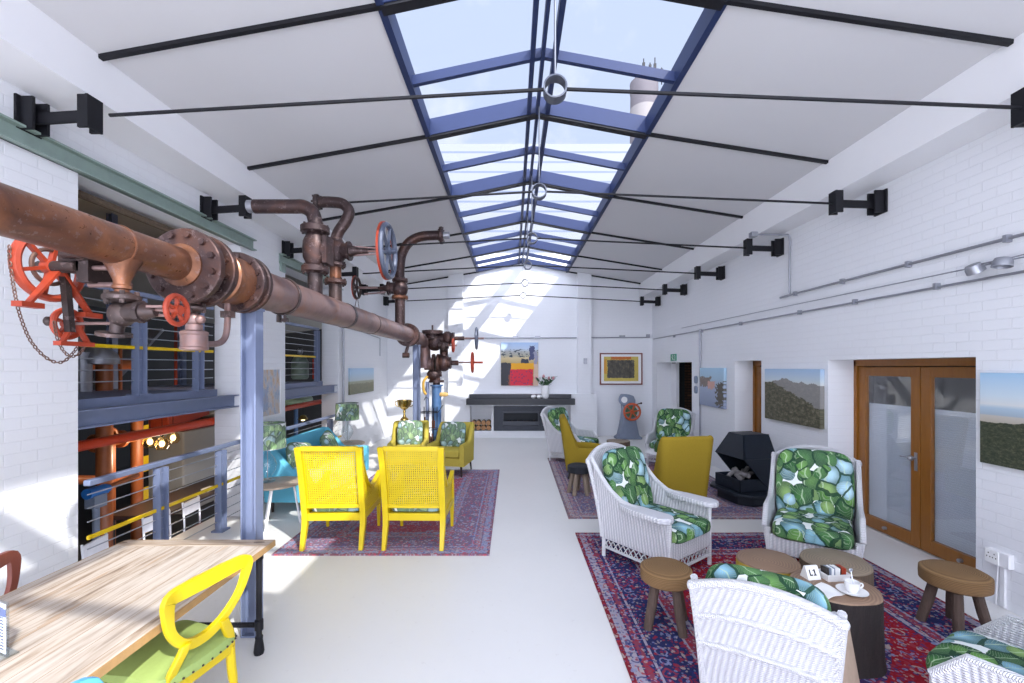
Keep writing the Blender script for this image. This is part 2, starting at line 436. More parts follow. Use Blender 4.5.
st('floor', MB().span((-3.98, YF, -.12), (4.52, YB+.3, 0)), M['floor'], smooth=0)
w = MB()
TH = .35
for y0, y1 in ((YF, 3.68), (5.89, 7.04), (9.2, YB+.3)): w.span((XL-TH, y0, 0), (XL, y1, 3.63))
w.span((XL-TH, YF, 3.63), (XL, YB+.3, 4.7))
st('wall_left', w, M['wall_s'], smooth=0)
w = MB(); TR = .42
OPEN_R = ((3.87, 5.68, 2.09), (7.2, 8.06, 2.11), (9.98, 12.38, 2.12))
ys = YF
for y0, y1, z in OPEN_R:
    w.span((XR, ys, 0), (XR+TR, y0, 2.09)); ys = y1
    w.span((XR, y0, z), (XR+TR, y1, 2.2))
w.span((XR, ys, 0), (XR+TR, YB+.3, 2.09))
ys = YF
for y0, y1, z in OPEN_R:
    w.span((XR, ys, 2.09), (XR+TR, y0, 2.2)); ys = y1
w.span((XR, ys, 2.09), (XR+TR, YB+.3, 2.2))
w.span((XR, YF, 2.2), (XR+TR, YB+.3, 4.7))
st('wall_right', w, M['wall_s'], smooth=0)
st('wall_back', MB().span((XL-.4, YB, 0), (XR+.5, YB+.3, 5.3)), M['wall_b'], smooth=0)

# ceiling: two sloping panels, white gutter beams at their feet
SXL, SXR, SZ, RX, RZ = -1.0, 1.60, 4.77, .30, 5.03
def slope(x0, z0, x1, z1, th=.12):
    b = MB()
    b.add([(x0,YF,z0),(x1,YF,z1),(x1,YF,z1+th),(x0,YF,z0+th),(x0,YB,z0),(x1,YB,z1),(x1,YB,z1+th),(x0,YB,z0+th)],
          [(0,1,2,3),(7,6,5,4),(0,4,5,1),(1,5,6,2),(2,6,7,3),(3,7,4,0)])
    return b
st('ceiling_left', slope(-3.7, 4.32, SXL, SZ), M['ceil'], smooth=0)
st('ceiling_right', slope(SXR, SZ, 4.2, 4.335), M['ceil'], smooth=0)
st('trim_1', MB().span((XL, YF, 4.05), (-3.18, YB, 4.5)), M['plaster'], smooth=0)
st('trim_2', MB().span((3.7, YF, 4.0), (XR, YB, 4.5)), M['plaster'], smooth=0)
# pilasters and chimney breast
st('trim_3', MB().span((-1.83, 12.62, 1.2), (-1.41, YB, 4.72)), M['wall_b'], smooth=0)
st('trim_4', MB().span((1.88, 12.62, 1.2), (2.28, YB, 4.72)), M['wall_b'], smooth=0)
b = MB(); BY = 12.42
b.span((-1.9, BY, 0), (2.4, YB, .2)); b.span((-1.9, BY, .9), (2.4, YB, 1.24))
b.span((-1.9, BY, .2), (-1.18, YB, .9)); b.span((1.66, BY, .2), (2.4, YB, .9))
b.span((-.58, BY, .2), (-.52, YB, .9)); b.span((1.02, BY, .2), (1.06, YB, .9))
st('chimney_breast', b, M['wall_b'], smooth=0)

# black ceiling bars (roof members run slightly askew to the room)
SK = .02
MAIN = [3.33+1.9*k for k in range(-3, 5)]
def zc_left(x): return SZ+(x-SXL)*(SZ-4.32)/(SXL+3.7)
def zc_right(x): return SZ-(x-SXR)*(SZ-4.335)/(4.2-SXR)
for k, y in enumerate(MAIN+[12.74]):
    for nm, xa, za, xb, zb in (('trim_%d' % (5+2*k), SXL, SZ, -3.18, zc_left(-3.18)), ('trim_%d' % (6+2*k), SXR, SZ, 3.7, zc_right(3.7))):
        st(nm, MB().bar((xa, y-SK*(xa-RX), za-.015), (xb, y-SK*(xb-RX), zb-.015), .038, .036), M['black_steel'], smooth=0)

# skylight
sky = thing('window_1', 'long pitched glass rooflight with blue grey steel frame', 'skylight', (0,0,0)); sky['kind'] = 'structure'
def rafter(y, w, d, par, nm):
    for xa in (SXL, SXR):
        MB().bar((xa, y-SK*(xa-RX), SZ+d/2-.02), (RX, y, RZ+d/2-.02), w, d).build(nm, M['sky_frame'], par, smooth=0)
for y in MAIN: rafter(y, .07, .19, sky, 'rafter')
for y in [m+.96 for m in MAIN[:-1]]+[11.84]: rafter(y, .05, .09, sky, 'glazing_bar')
rafter(12.72, .1, .14, sky, 'rafter')
for y in MAIN:   # dark lower flange of the main frames
    f = MB()
    for xa in (SXL, SXR): f.bar((xa, y+.02-SK*(xa-RX), SZ-.03), (RX, y+.02, RZ-.03), .09, .03)
    f.build('frame_flange', M['black_steel'], sky, smooth=0)
for x, wd in ((RX-.10, .045), (RX, .035), (RX+.12, .05)):
    MB().span((x-wd/2, YF, RZ-.045), (x+wd/2, YB, RZ+.06)).build('ridge_beam', M['sky_frame'], sky, smooth=0)
for x, s in ((SXL, -1), (SXR, 1)):
    MB().span((x-.03, YF, SZ-.03), (x+.03, YB, SZ+.16)).build('curb', M['sky_frame'], sky, smooth=0)
for xa in (SXL, SXR):
    g = MB(); g.add([(xa,YF,SZ+.16),(RX,YF,RZ+.16),(RX,YB,RZ+.16),(xa,YB,SZ+.16)], [(0,1,2,3)])
    g.build('glass', M['glass'], sky, smooth=0)

def tubering(ro, ri, h):
    b = MB()
    b.loft([[(r_*math.cos(2*PI*j/32), z, r_*math.sin(2*PI*j/32)) for r_, z in ((ro,-h),(ro,h),(ri,h),(ri,-h))] for j in range(32)], loop=True)
    return b
# tie rods with rings and wall brackets
for k in range(-1, 6):
    y = 3.2+1.82*k if k else 3.17
    if k == -1: continue
    words = ['nearest to the viewer, first of the row', 'second of the row', 'third of the row', 'fourth of the row', 'fifth of the row', 'last, close to the fireplace wall'][k]
    t = thing('tie_rod', 'black roof tie rod with central ring, '+words, 'tie rod', (.31, y, 4.0), -math.atan(.045 if k else .03), 'roof tie rods')
    tubering(.085, .074, .045).build('ring', M['dark_steel'], t)
    MB().cyl((-.08,0,.0), (-3.3,0,-.13), .013, n=8).build('rod', M['black_steel'], t)
    MB().cyl((.08,0,.0), (3.26,0,-.19), .013, n=8).build('rod', M['black_steel'], t)
    MB().cyl((0,0,.08), (0,0,.97), .008, n=8).build('hanger', M['dark_steel'], t)
    for s, xw in ((-1, XL-.31), (1, XR-.31)):
        br = MB(); dz = .06 if s < 0 else 0
        br.box((xw-s*.012, 0, -.19+dz), (.02,.17,.25)); br.box((xw-s*.065, .05, -.19+dz), (.10,.02,.24)); br.box((xw-s*.065, -.05, -.19+dz), (.10,.02,.24))
        br.build('wall_bracket', M['black_steel'], t, smooth=0)
        xe = xw-s*.52
        a = MB(); a.bar((xw-s*.08, 0, -.21+dz), (xe, 0, -.19+dz), .025, .08); a.build('bracket_arm', M['black_steel'], t, smooth=0)
        e = MB(); e.box((xe, 0, -.18+dz), (.02,.12,.24)); e.box((xe+s*.04, .045, -.18+dz), (.07,.018,.24)); e.box((xe+s*.04, -.045, -.18+dz), (.07,.018,.24))
        e.build('end_plate', M['black_steel'], t, smooth=0)

# green steel lintels over the two openings of the left wall
for y0, y1, lb in ((2.85, 6.14, 'long grey green steel channel above the near opening of the left wall'), (6.85, 9.3, 'grey green steel channel above the far opening of the left wall')):
    l = MB(); l.span((XL-.02, y0, 3.62), (XL+.02, y1, 3.77)); l.span((XL+.0, y0, 3.62), (XL+.07, y1, 3.635)); l.span((XL, y0, 3.755), (XL+.07, y1, 3.77)); l.span((XL, y0+.02, 3.50), (XL+.03, y0+.16, 3.63))
    tag(l.build('steel_lintel', M['green_steel'], smooth=0), lb, 'lintel')

HZ = -.70   # the hall's floor lies lower
# ------------------------------------------------------------------ the hall behind the left wall
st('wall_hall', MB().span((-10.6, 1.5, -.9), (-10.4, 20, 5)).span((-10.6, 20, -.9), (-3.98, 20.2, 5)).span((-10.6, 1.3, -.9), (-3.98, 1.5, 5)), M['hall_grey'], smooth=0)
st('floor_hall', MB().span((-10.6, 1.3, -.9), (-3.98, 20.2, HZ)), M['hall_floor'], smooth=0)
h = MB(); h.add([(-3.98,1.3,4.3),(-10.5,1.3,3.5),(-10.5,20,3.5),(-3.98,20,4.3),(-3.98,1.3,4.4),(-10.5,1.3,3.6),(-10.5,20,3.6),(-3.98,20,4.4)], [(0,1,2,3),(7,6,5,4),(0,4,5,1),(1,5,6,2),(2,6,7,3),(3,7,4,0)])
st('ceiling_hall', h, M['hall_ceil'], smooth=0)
st('trim_30', MB().cyl((-3.9, 3.7, 3.56), (-3.9, 5.88, 3.56), .035, n=10), M['bark_brown'])

def railing(label, x, y0, y1, posts, z0, ztop, cab, zy, toprail=True):
    t = thing('cable_railing', label, 'railing', (x, (y0+y1)/2, z0)); yc = (y0+y1)/2
    for py in posts:
        p = MB(); p.box((0, py-yc, (ztop-z0)/2-.02), (.03,.11,ztop-z0-.04)); p.box((.03, py-yc-.05, (ztop-z0)/2-.02), (.06,.012,ztop-z0-.04)); p.box((.03, py-yc+.05, (ztop-z0)/2-.02), (.06,.012,ztop-z0-.04))
        p.box((0.02, py-yc, .01), (.14,.15,.02))
        p.build('post', M['blue_steel'], t, smooth=0)
    for z in cab: MB().cyl((0.01, y0-yc, z-z0), (0.01, y1-yc, z-z0), .0055, n=6).build('cable', M['steel_wire'], t)
    if toprail: MB().box((0, 0, ztop-z0), (.06, y1-y0, .05)).build('top_rail', M['blue_steel'], t, bevel=.008)
    MB().box((0.01, 0, zy-z0), (.025, y1-y0, .035)).build('yellow_rail', M['yellow_rail'], t, bevel=.006)
    return t
cab = [.12+.115*i for i in range(8) if i != 4]
railing('blue grey cable railing with yellow bar at floor level in the near opening', XL+.05, 3.70, 6.55, (4.46, 5.38), 0, 1.02, cab, .56)
railing('blue grey cable railing with yellow bar behind the turquoise sofa', XL+.05, 6.98, 9.2, (8.6,), 0, 1.02, cab, .56)
cab2 = [1.86+.11*i for i in range(9) if i != 3]
railing('blue grey cable railing on the upper gallery in the near opening', -3.9, 2.6, 5.72, (4.58, 5.44), 1.7, 2.76, cab2, 2.2)
railing('blue grey cable railing on the upper gallery in the far opening', -3.9, 6.6, 8.85, (8.75,), 1.7, 2.76, cab2, 2.2)
for y0, y1, lb in ((2.5, 5.75, 'blue grey gallery floor edge under the upper railing, near opening'), (6.5, 8.95, 'blue grey gallery floor edge under the upper railing, far opening')):
    g = MB(); g.span((-5.6, y0, 1.62), (-3.86, y1, 1.7)); g.span((-3.90, y0, 1.57), (-3.85, y1, 1.71))
    for yy in (y0+1.2, y0+2.2): g.span((-5.5, yy, 1.52), (-3.9, yy+.08, 1.62))
    tag(g.build('gallery_floor', M['blue_steel'], smooth=0), lb, 'gallery')
for y0, y1, lb in ((3.66, 5.91, 'blue grey steel beam across the near opening below the gallery'), (7.02, 9.22, 'blue grey steel beam across the far opening below the gallery')):
    g = MB(); g.span((XL-.1, y0, 1.47), (XL-.085, y1, 1.63)); g.span((XL-.16, y0, 1.47), (XL-.02, y1, 1.485)); g.span((XL-.16, y0, 1.615), (XL-.02, y1, 1.63))
    tag(g.build('cross_beam', M['blue_steel'], smooth=0), lb, 'beam')
for y0, y1, lb in ((2.6, 6.2, 'bright red pipe across the near opening under the beam'), (6.6, 9.6, 'bright red pipe across the far opening under the beam')):
    tag(MB().cyl((-4.05, y0, 1.25), (-4.05, y1, 1.27), .05, n=14).build('red_pipe', M['red_pipe']), lb, 'pipe')

def hallp(px, py, x):   # a point of the hall seen through the opening, at depth x
    y = x*440/(px-512); return (x, y, 2-(py-367)/440*y)
# pendant lamps
bulb_m = NT('lit_bulb', (1,.9,.7)); bulb_m.b.inputs['Emission Color'].default_value = (1,.78,.42,1); bulb_m.b.inputs['Emission Strength'].default_value = 3.0
amber = glass('amber_glass', (1.0,.86,.62), 1.0)
for px, py, lb in ((150, 441, 'left of three'), (162, 443, 'middle of three'), (173, 437, 'right of three')):
    x, y, z = hallp(px, py, -5.0)
    t = thing('pendant_lamp', 'lit glass pendant lamp in the hall below the red pipe, '+lb, 'lamp', (x, y, z), 0, 'pendant lamps in the hall')
    MB().lathe([(.0,-.10),(.06,-.09),(.09,-.04),(.075,.03),(.035,.08),(.02,.10)], 16).build('shade', amber, t)
    MB().sell((0,0,-.01), (.035,.035,.045), 1, 1, 12, 8).build('bulb', bulb_m.m, t)
    MB().cyl((0,0,.09), (0,0,.14), .022, n=10).cyl((0,0,.14), (0,0,.42), .004, n=6).build('flex', M['black_steel'], t)
    ld = bpy.data.lights.new('pendant_light', 'POINT'); ld.energy = 7; ld.color = (1,.8,.55); ld.shadow_soft_size = .1
    lo = bpy.data.objects.new('pendant_light', ld); C.objects.link(lo); lo.location = (x, y, z-.2)
# orange pipework
def flr(p): return (p[0], p[1], -.02)
x, y, z = hallp(137, 415, -5.6)
t = thing('process_pipe', 'rust orange upright pipe curving left in the hall behind the railing', 'pipe', (x, y, -.02))
MB().tube(spline([(0,0,-.68),(0,0,.8),(0,0,1.6),(0,0,2.0),(-.05,-.35,2.05),(-.1,-1.6,2.0)], 6), .075, 12).build('pipe', M['orange_pipe'], t)
MB().tube(spline([(0,0,.6),(0,-.08,.45),(-.02,-.3,.42),(-.05,-1.1,.62)], 6), .06, 12).build('branch', M['orange_pipe'], t)
MB().cyl((0,0,1.0), (0,0,1.06), .12, n=18).build('flange', M['orange_pipe'], t)
x, y, z = hallp(141, 500, -5.75)
t = thing('striped_post', 'yellow and black banded post in the hall behind the orange pipe', 'post', (x, y, -.02))
for i in range(-2, 8): MB().box((0,0,.04+.24*i), (.13,.13,.24)).build('yellow_band' if i % 2 == 0 else 'black_band', M['yellow_rail'] if i % 2 == 0 else M['black_steel'], t, smooth=0)
x, y, z = hallp(97, 370, -5.2)
t = thing('pressure_vessel', 'pale grey capped vessel on a rusty orange column in the hall', 'vessel', (x, y, -.02))
MB().cyl((.0,.1,-.68), (.0,.1,2.05), .085, n=16).build('column', M['orange_pipe'], t)
MB().lathe([(.0,2.28),(.12,2.26),(.2,2.18),(.22,2.12),(.22,2.06),(.12,2.05)], 20, trm((0,0,0))).build('cap', M['steel'], t)
MB().cyl((-.02,-.18,1.5), (-.02,-.18,2.2), .10, n=16).build('body', M['steel'], t)
MB().cyl((0,.33,1.3), (0,.33,2.3), .02, n=8).build('side_pipe', M['orange_pipe'], t)
x, y, z = hallp(105, 434, -5.4)
t = thing('hand_valve', 'rust orange valve with round wheel low in the hall under the beam', 'valve', (x, y, z-.6))
MB().torus(axm((.05,.05,.55), (1,.3,0)), .11, .02, 24, 8).bar((.05,-.05,.55),(.05,.15,.55),.02,.02).bar((.05,.05,.45),(.05,.05,.65),.02,.02).build('wheel', M['orange_pipe'], t)
MB().cyl((0,-.2,.5), (0,.45,.5), .075, n=14).cyl((0,-.15,.5),(0,-.10,.5),.12,n=16).cyl((0,.2,.5),(0,.25,.5),.12,n=16).build('body', M['orange_pipe'], t)
MB().cyl((0,.1,HZ-(z-.6)), (0,.1,.5), .04, n=10).build('stand', M['orange_pipe'], t)
x, y, z = hallp(176, 416, -6.0)
d = MB(); d.bar((0,-.5,.1), (0,.5,.22), .5, .3); d.cyl((0,0,.2), (0,0,1.7), .03, n=8)
o = d.build('red_duct', M['red'], smooth=0, bevel=.02); o.location = (x, y, z-.1); tag(o, 'dull red metal duct hanging in the hall above the pendant lamps', 'duct')
x, y, z = hallp(180, 480, -6.4)
t = thing('machine_cabinet', 'off white machine cabinet with dark red top band in the hall', 'cabinet', (x, y+.2, -.02))
MB().box((0,0,.08), (.8,1.3,1.52)).build('body', M['hall_ceil'], t, bevel=.03)
MB().box((0,0,.90), (.84,1.34,.12)).build('top', plain('dark_red', (.22,.02,.02)), t, bevel=.02)
MB().bar((.1,.5,.9), (-.2,1.0,1.5), .3, .5).build('hood', M['hall_ceil'], t, bevel=.02)
x, y, z = hallp(96, 492, -4.7)
t = thing('electric_motor', 'bright blue electric motor on a pipe in the hall behind railing', 'motor', (x, y, z-.17)); t.scale = (.7,.7,.7)
MB().cyl((0,-.16,.25), (0,.16,.25), .085, n=20).cyl((0,.16,.25),(0,.22,.25),.06,n=16).build('body', plain('blue_motor', (.02,.16,.5), .4), t)
MB().box((0,0,.1), (.16,.22,.2)).build('foot', M['grey_paint'], t)
MB().cyl((0,.2,.25), (-.1,.9,.3), .045, n=12).build('shaft_pipe', M['orange_pipe'], t)
MB().cyl((0,0,(HZ-(z-.17))/.7), (0,0,.02), .05, n=12).build('pedestal', M['grey_paint'], t)
t = thing('hall_table', 'long dark brown table in the hall behind the lower railing', 'table', (-4.95, 7.0, HZ))
MB().box((0,0,.74), (.8,2.6,.06)).build('tabletop', plain('dark_brown_wood', (.055,.035,.03), .35), t, bevel=.01)
for sx in (-.35,.35):
    for sy in (-1.2,1.2): MB().box((sx,sy,.355), (.07,.07,.71)).build('leg', M['dark_leg'], t)
o = MB().box((0,0,.02), (.12,.2,.04)).build('napkin_stack', M['paper']); o.location = (-4.75, 6.9, HZ+.77); tag(o, 'small white stack on the dark table in the hall', 'napkins')
def hall_chair(y, lb, rz):
    t = thing('tubular_chair', lb, 'chair', (-4.28, y, HZ), rz, 'white tubular chairs in the hall')
    MB().box((0,0,.45), (.38,.38,.03)).build('seat', plain('dark_red_seat', (.2,.03,.03)), t, bevel=.01)
    MB().box((0,.19,.76), (.36,.02,.18)).build('backrest', M['white_metal'], t, bevel=.008)
    for sx in (-.17,.17):
        MB().tube(spline([(sx,.27,0),(sx,.18,.46),(sx,.2,.86)], 5), .012, 8).build('leg', M['white_metal'], t)
        MB().tube([(sx,-.24,0),(sx,-.17,.46)], .012, 8).build('leg', M['white_metal'], t)
hall_chair(4.75, 'white tubular chair in the hall, left of three behind the railing', R(100))
hall_chair(5.5, 'white tubular chair in the hall, middle of three behind the railing', R(80))
hall_chair(6.15, 'white tubular chair in the hall, right of three behind the railing', R(95))
# steel posts in the hall and what the far opening shows
for px, lb in ((112, 'blue grey steel post on the gallery, left of the two'), (182, 'blue grey steel post on the gallery, right of the two')):
    x, y, z = hallp(px, 380, -5.5)
    p = MB(); p.box((0,0,1.2), (.07,.02,2.4)); p.box((-.035,0,1.2), (.012,.09,2.4)); p.box((.035,0,1.2), (.012,.09,2.4))
    o = p.build('gallery_post', M['blue_steel'], smooth=0); o.location = (x, y, 1.7); tag(o, lb, 'post')
x, y, z = hallp(131, 372, -6.2)
o = MB().bar((0,-.5,.2), (0,.45,1.1), .35, .05).build('slanted_panel', M['steel'], smooth=0); o.location = (x, y, 1.55); tag(o, 'slanted grey sheet metal panel seen behind the upper railing', 'panel')
x, y, z = hallp(300, 360, -5.2)
t = thing('green_tank', 'pale green tank on the gallery seen through the far opening', 'tank', (x, y, 1.7))
MB().lathe([(.16,0),(.2,.05),(.2,.42),(.14,.54),(.02,.58)], 20).build('body', plain('pale_green', (.25,.34,.29)), t)
MB().sell((0,0,.68), (.07,.07,.09), 1, 1, 12, 8).build('knob', M['steel'], t)
MB().cyl((.22,.3,0), (.22,.3,.5), .05, n=12).build('pipe', M['red_pipe'], t)
x, y, z = hallp(303, 418, -5.0)
t = thing('wall_lamp', 'amber lit lamp under the red pipe in the far opening', 'lamp', (x, y, z))
MB().lathe([(.0,.08),(.06,.06),(.12,-.03)], 16).build('shade', M['gold'], t); MB().sell((0,0,-.03), (.05,.05,.04), 1, 1, 12, 8).build('bulb', bulb_m.m, t); MB().cyl((0,0,.07), (0,0,.4), .006, n=6).build('flex', M['black_steel'], t)
x, y, z = hallp(296, 400, -5.6)
t = thing('hopper', 'pale green curved hopper under the gallery in the far opening', 'hopper', (x, y, z-.2))
MB().sell((0,0,.2), (.35,.5,.14), .8, .8, 20, 10).build('bowl', plain('pale_green_paint', (.36,.47,.30)), t); MB().cyl((0,0,-1.1), (0,0,.15), .05, n=12).build('stand', M['blue_dark'], t)

# ------------------------------------------------------------------ right wall doors
DX = 4.46
st('wall_room', MB().span((7.4, 7.0, -.1), (7.5, 14, 3)).span((7.4, 2.5, 1.3), (7.5, 7.0, 3)).span((7.4, 2.5, -.1), (7.5, 7.0, .1)).span((4.5, 2.4, -.1), (7.5, 2.5, 3)).span((4.5, 9.0, -.1), (7.5, 9.1, 3)), M['dark_room'], smooth=0)  # unseen low gap in the far wall, added to light the blinds from behind
st('floor_room', MB().span((4.5, 2.4, -.12), (7.5, 14, -.001)), M['grey_room_floor'], smooth=0)  # unseen floor kept pale as an added bounce onto the blinds
st('ceiling_room', MB().span((4.5, 2.4, 2.6), (7.5, 14, 2.7)), M['dark_room'], smooth=0)
q = NT('brown_brick', (.1,.05,.03), .7); x = q.sep(q.obj()); q.col(q.n('TexBrick', {'Vector': q.comb(x[0], x[2]), 'Color1': (.13,.06,.03), 'Color2': (.06,.03,.02), 'Mortar': (.03,.02,.015), 'Scale': 1.0, 'Mortar Size': .01, 'Brick Width': .22, 'Row Height': .08}).outputs[0])
st('wall_corridor', MB().span((5.1, 13.0, 0), (5.7, 13.1, 2.6)), q.m, smooth=0)
st('wall_corridor_end', MB().span((5.6, 9.1, 0), (5.7, 13.1, 2.6)).span((4.5, 13.0, 0), (5.1, 13.1, 2.6)), M['dark_room'], smooth=0)

blind_q = NT('pleated_blind', (.70,.74,.80), .8); xx = blind_q.sep(blind_q.obj())
bw = blind_q.wave(blind_q.comb(xx[2], 0.0, 0.0), 13, 0, 0)
blind_q.col(blind_q.mix(bw, (.74,.78,.84), (.88,.90,.93))).bump(bw, .5, .01)
_tl = blind_q.n('BsdfTranslucent', {0: (.80,.84,.90)}); _mx = blind_q.n('MixShader', {0: .45, 1: blind_q.b.outputs[0], 2: _tl.outputs[0]}); blind_q.t.links.new(_mx.outputs[0], blind_q.out.inputs[0])
def leaf(par, name, yc, wid, hinge):
    """one glazed leaf, centred on yc in the door's own axes (door plane x=0, room side -x)"""
    H = 2.0; st_w = .11
    t = bpy.data.objects.new(name, None); C.objects.link(t); t.parent = par
    f = MB()
    for s in (-1, 1): f.span((-.025, yc+s*wid/2, .02), (.025, yc+s*(wid/2-st_w), H))
    f.span((-.025, yc-wid/2+st_w, .02), (.025, yc+wid/2-st_w, .16)); f.span((-.025, yc-wid/2+st_w, H-.11), (.025, yc+wid/2-st_w, H))
    f.build('leaf_frame', M['door_wood'], t, bevel=.004, smooth=0)
    MB().span((-.004, yc-wid/2+st_w-.01, .15), (.004, yc+wid/2-st_w+.01, H-.1)).build('glass', M['pane'], t, smooth=0)
    MB().span((.05, yc-wid/2+st_w-.03, .12), (.056, yc+wid/2-st_w+.03, 1.55)).build('blind', blind_q.m, t, smooth=0)
    return t
d = thing('door_1', 'double wooden glazed doors with white pleated blinds in the right wall', 'door', (DX, 4.78, 0)); d['kind'] = 'structure'
f = MB(); f.span((-.05, -.92, 0), (.05, -.86, 2.09)); f.span((-.05, .86, 0), (.05, .92, 2.09)); f.span((-.05, -.92, 2.01), (.05, .92, 2.09))
f.build('door_frame', M['door_wood'], d, smooth=0, bevel=.004)
leaf(d, 'door_leaf', .43, .85, 1); leaf(d, 'door_leaf', -.43, .85, -1)
hd = MB(); hd.cyl((-.03,.06,1.0), (-.075,.06,1.0), .012, n=10); hd.tube(spline([(-.075,.06,1.0),(-.08,.10,1.0),(-.075,.19,.995)], 5), .009, 8); hd.sell((-.085,.055,1.0), (.03,.03,.03), 1, 1, 14, 8)
hd.build('door_handle', M['steel'], d)
MB().box((-.028,.05,.96), (.006,.035,.2)).build('lock_plate', M['steel'], d, smooth=0)
MB().cyl((-.025,-.44,.09),(-.06,-.44,.09),.018,n=12).cyl((-.025,.44,.09),(-.06,.44,.09),.018,n=12).build('bolt', M['steel'], d)
d2 = thing('door_2', 'wooden glazed door set deep in the wall behind the black stove', 'door', (DX, 7.63, 0)); d2['kind'] = 'structure'
f = MB(); f.span((-.05, -.43, 0), (.05, -.37, 2.11)); f.span((-.05, .37, 0), (.05, .43, 2.11)); f.span((-.05, -.43, 2.03), (.05, .43, 2.11))
f.build('door_frame', M['door_wood'], d2, smooth=0)
leaf(d2, 'door_leaf', 0, .72, 1)
d3 = thing('door_3', 'white door standing open in the far right passage', 'door', (4.5, 12.2, 0)); d3['kind'] = 'structure'
MB().span((-.02, -.16, 0), (.02, .18, 2.1)).span((-.02,-.2,0),(.06,-.16,2.12)).build('door_frame', M['plaster'], d3, smooth=0)
MB().span((.02, .0, .02), (.065, .75, 2.08)).build('door_leaf', M['plaster'], d3, smooth=0)
# exit sign
t = thing('exit_sign', 'green exit sign with white running figure above the far passage', 'sign', (XR-.012, 11.08, 2.24))
MB().box((0,0,0), (.02,.36,.17)).build('panel', plain('exit_green', (.0,.27,.14), .4), t, smooth=0)
s = MB(); s.cyl((-.010,.05,.05), (-.014,.05,.05), .016, n=12)
for a, b2 in (((.05,.03),(.03,-.02)), ((.03,-.02),(.07,-.05)), ((.03,-.02),(-.01,-.06)), ((.045,.02),(-.0,.02)), ((.045,.02),(.09,.0))):
    s.bar((-.012,a[0],a[1]), (-.012,b2[0],b2[1]), .004, .016, up=(1,0,0))
s.span((-.014,-.14,-.07), (-.010,-.06,-.06)); s.span((-.014,-.14,-.07), (-.010,-.13,.06)); s.span((-.014,-.07,-.07), (-.010,-.06,.06)); s.span((-.014,-.14,.05),(-.010,-.06,.06))
s.build('pictogram', M['paper'], t, smooth=0)

# ------------------------------------------------------------------ outside, above the glass roof
q = NT('white_louvres', (.75,.8,.86), .6); x = q.sep(q.obj()); wv = q.ma('FRACT', q.ma('DIVIDE', x[2], .46))
q.col(q.mix(q.ma('LESS_THAN', wv, .2), (.185,.195,.215), (.105,.125,.17)))
o = MB().span((-9, 20.5, 0), (11, 24, 12.4)).build('louvred_building', q.m, smooth=0); tag(o, 'tall white building with horizontal louvres seen through the glass roof', 'building')
t = thing('brick_chimney', 'tall industrial chimney with aerials seen through the glass roof', 'chimney', (12.0, 40, 1.2))
MB().lathe([(1.5,-1.2),(1.2,25.6),(1.25,25.7),(1.25,26.6),(1.0,26.7)], 24).build('shaft', plain('chimney_brick', (.115,.10,.105), .8, var=.1, scale=2), t)
MB().lathe([(1.22,24.2),(1.24,24.2),(1.24,19),(1.3,19)], 24).build('pale_band', plain('chimney_cream', (.20,.18,.17), .8), t)
for i, (dx, dy, hh) in enumerate(((-.9,-.5,1.1), (-.3,-.9,1.6), (.3,-.8,1.3), (.8,-.6,1.9), (1.5,-.3,1.2))):
    MB().cyl((dx,dy,26.3), (dx,dy,26.6+hh), .05, n=6).box((dx,dy,26.9+hh*.4), (.22,.15,.6)).build('aerial', M['black_steel'], t)

# ------------------------------------------------------------------ sky, sun, camera
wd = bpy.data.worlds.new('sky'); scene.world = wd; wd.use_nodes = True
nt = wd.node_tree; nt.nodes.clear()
def wn(t_, **k):
    n_ = nt.nodes.new('ShaderNode'+t_)
    for a, b_ in k.items(): setattr(n_, a, b_)
    return n_
tc = wn('TexCoord'); nz = wn('TexNoise'); nz.inputs['Scale'].default_value = 3.2; nz.inputs['Detail'].default_value = 7; nz.inputs['Roughness'].default_value = .55
nt.links.new(tc.outputs['Generated'], nz.inputs['Vector'])
rp = wn('ValToRGB'); rp.color_ramp.elements[0].position = .54; rp.color_ramp.elements[0].color = (.47,.545,.72,1); rp.color_ramp.elements[1].position = .68; rp.color_ramp.elements[1].color = (.72,.74,.78,1)
nt.links.new(nz.outputs[0], rp.inputs[0])
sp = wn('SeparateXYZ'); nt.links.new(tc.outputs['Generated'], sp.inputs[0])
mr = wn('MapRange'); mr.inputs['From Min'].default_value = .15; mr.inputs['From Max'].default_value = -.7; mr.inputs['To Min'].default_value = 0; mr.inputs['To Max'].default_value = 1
nt.links.new(sp.outputs[1], mr.inputs[0])      # sky brightness added behind the viewer, on the sun's side, to light the room
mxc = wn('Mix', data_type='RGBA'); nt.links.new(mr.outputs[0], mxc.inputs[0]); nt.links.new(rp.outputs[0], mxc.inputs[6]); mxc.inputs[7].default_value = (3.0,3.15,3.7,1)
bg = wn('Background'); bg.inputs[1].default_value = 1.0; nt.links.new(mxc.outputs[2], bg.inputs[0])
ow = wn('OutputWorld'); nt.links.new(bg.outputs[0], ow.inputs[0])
sd = bpy.data.lights.new('sun', 'SUN'); sd.energy = 3.6; sd.angle = R(.6); sd.color = (1,.96,.9)
so = bpy.data.objects.new('sun', sd); C.objects.link(so)
so.rotation_euler = Vector((-.735, .88, -1)).to_track_quat('-Z', 'Y').to_euler()
cd = bpy.data.cameras.new('camera'); cam = bpy.data.objects.new('camera', cd); C.objects.link(cam)
cam.location = (0,0,2.0); cam.rotation_euler = (PI/2,0,0); cd.sensor_width = 36; cd.lens = 440/1024*36; cd.shift_y = 25.5/1024; cd.clip_start = .02; cd.clip_end = 200
scene.camera = cam
vs = scene.view_settings; vs.view_transform = 'Standard'; vs.look = 'None'; vs.exposure = .55; vs.gamma = 1; vs.use_curve_mapping = False
try: scene.cycles.use_denoising = True
except Exception: pass
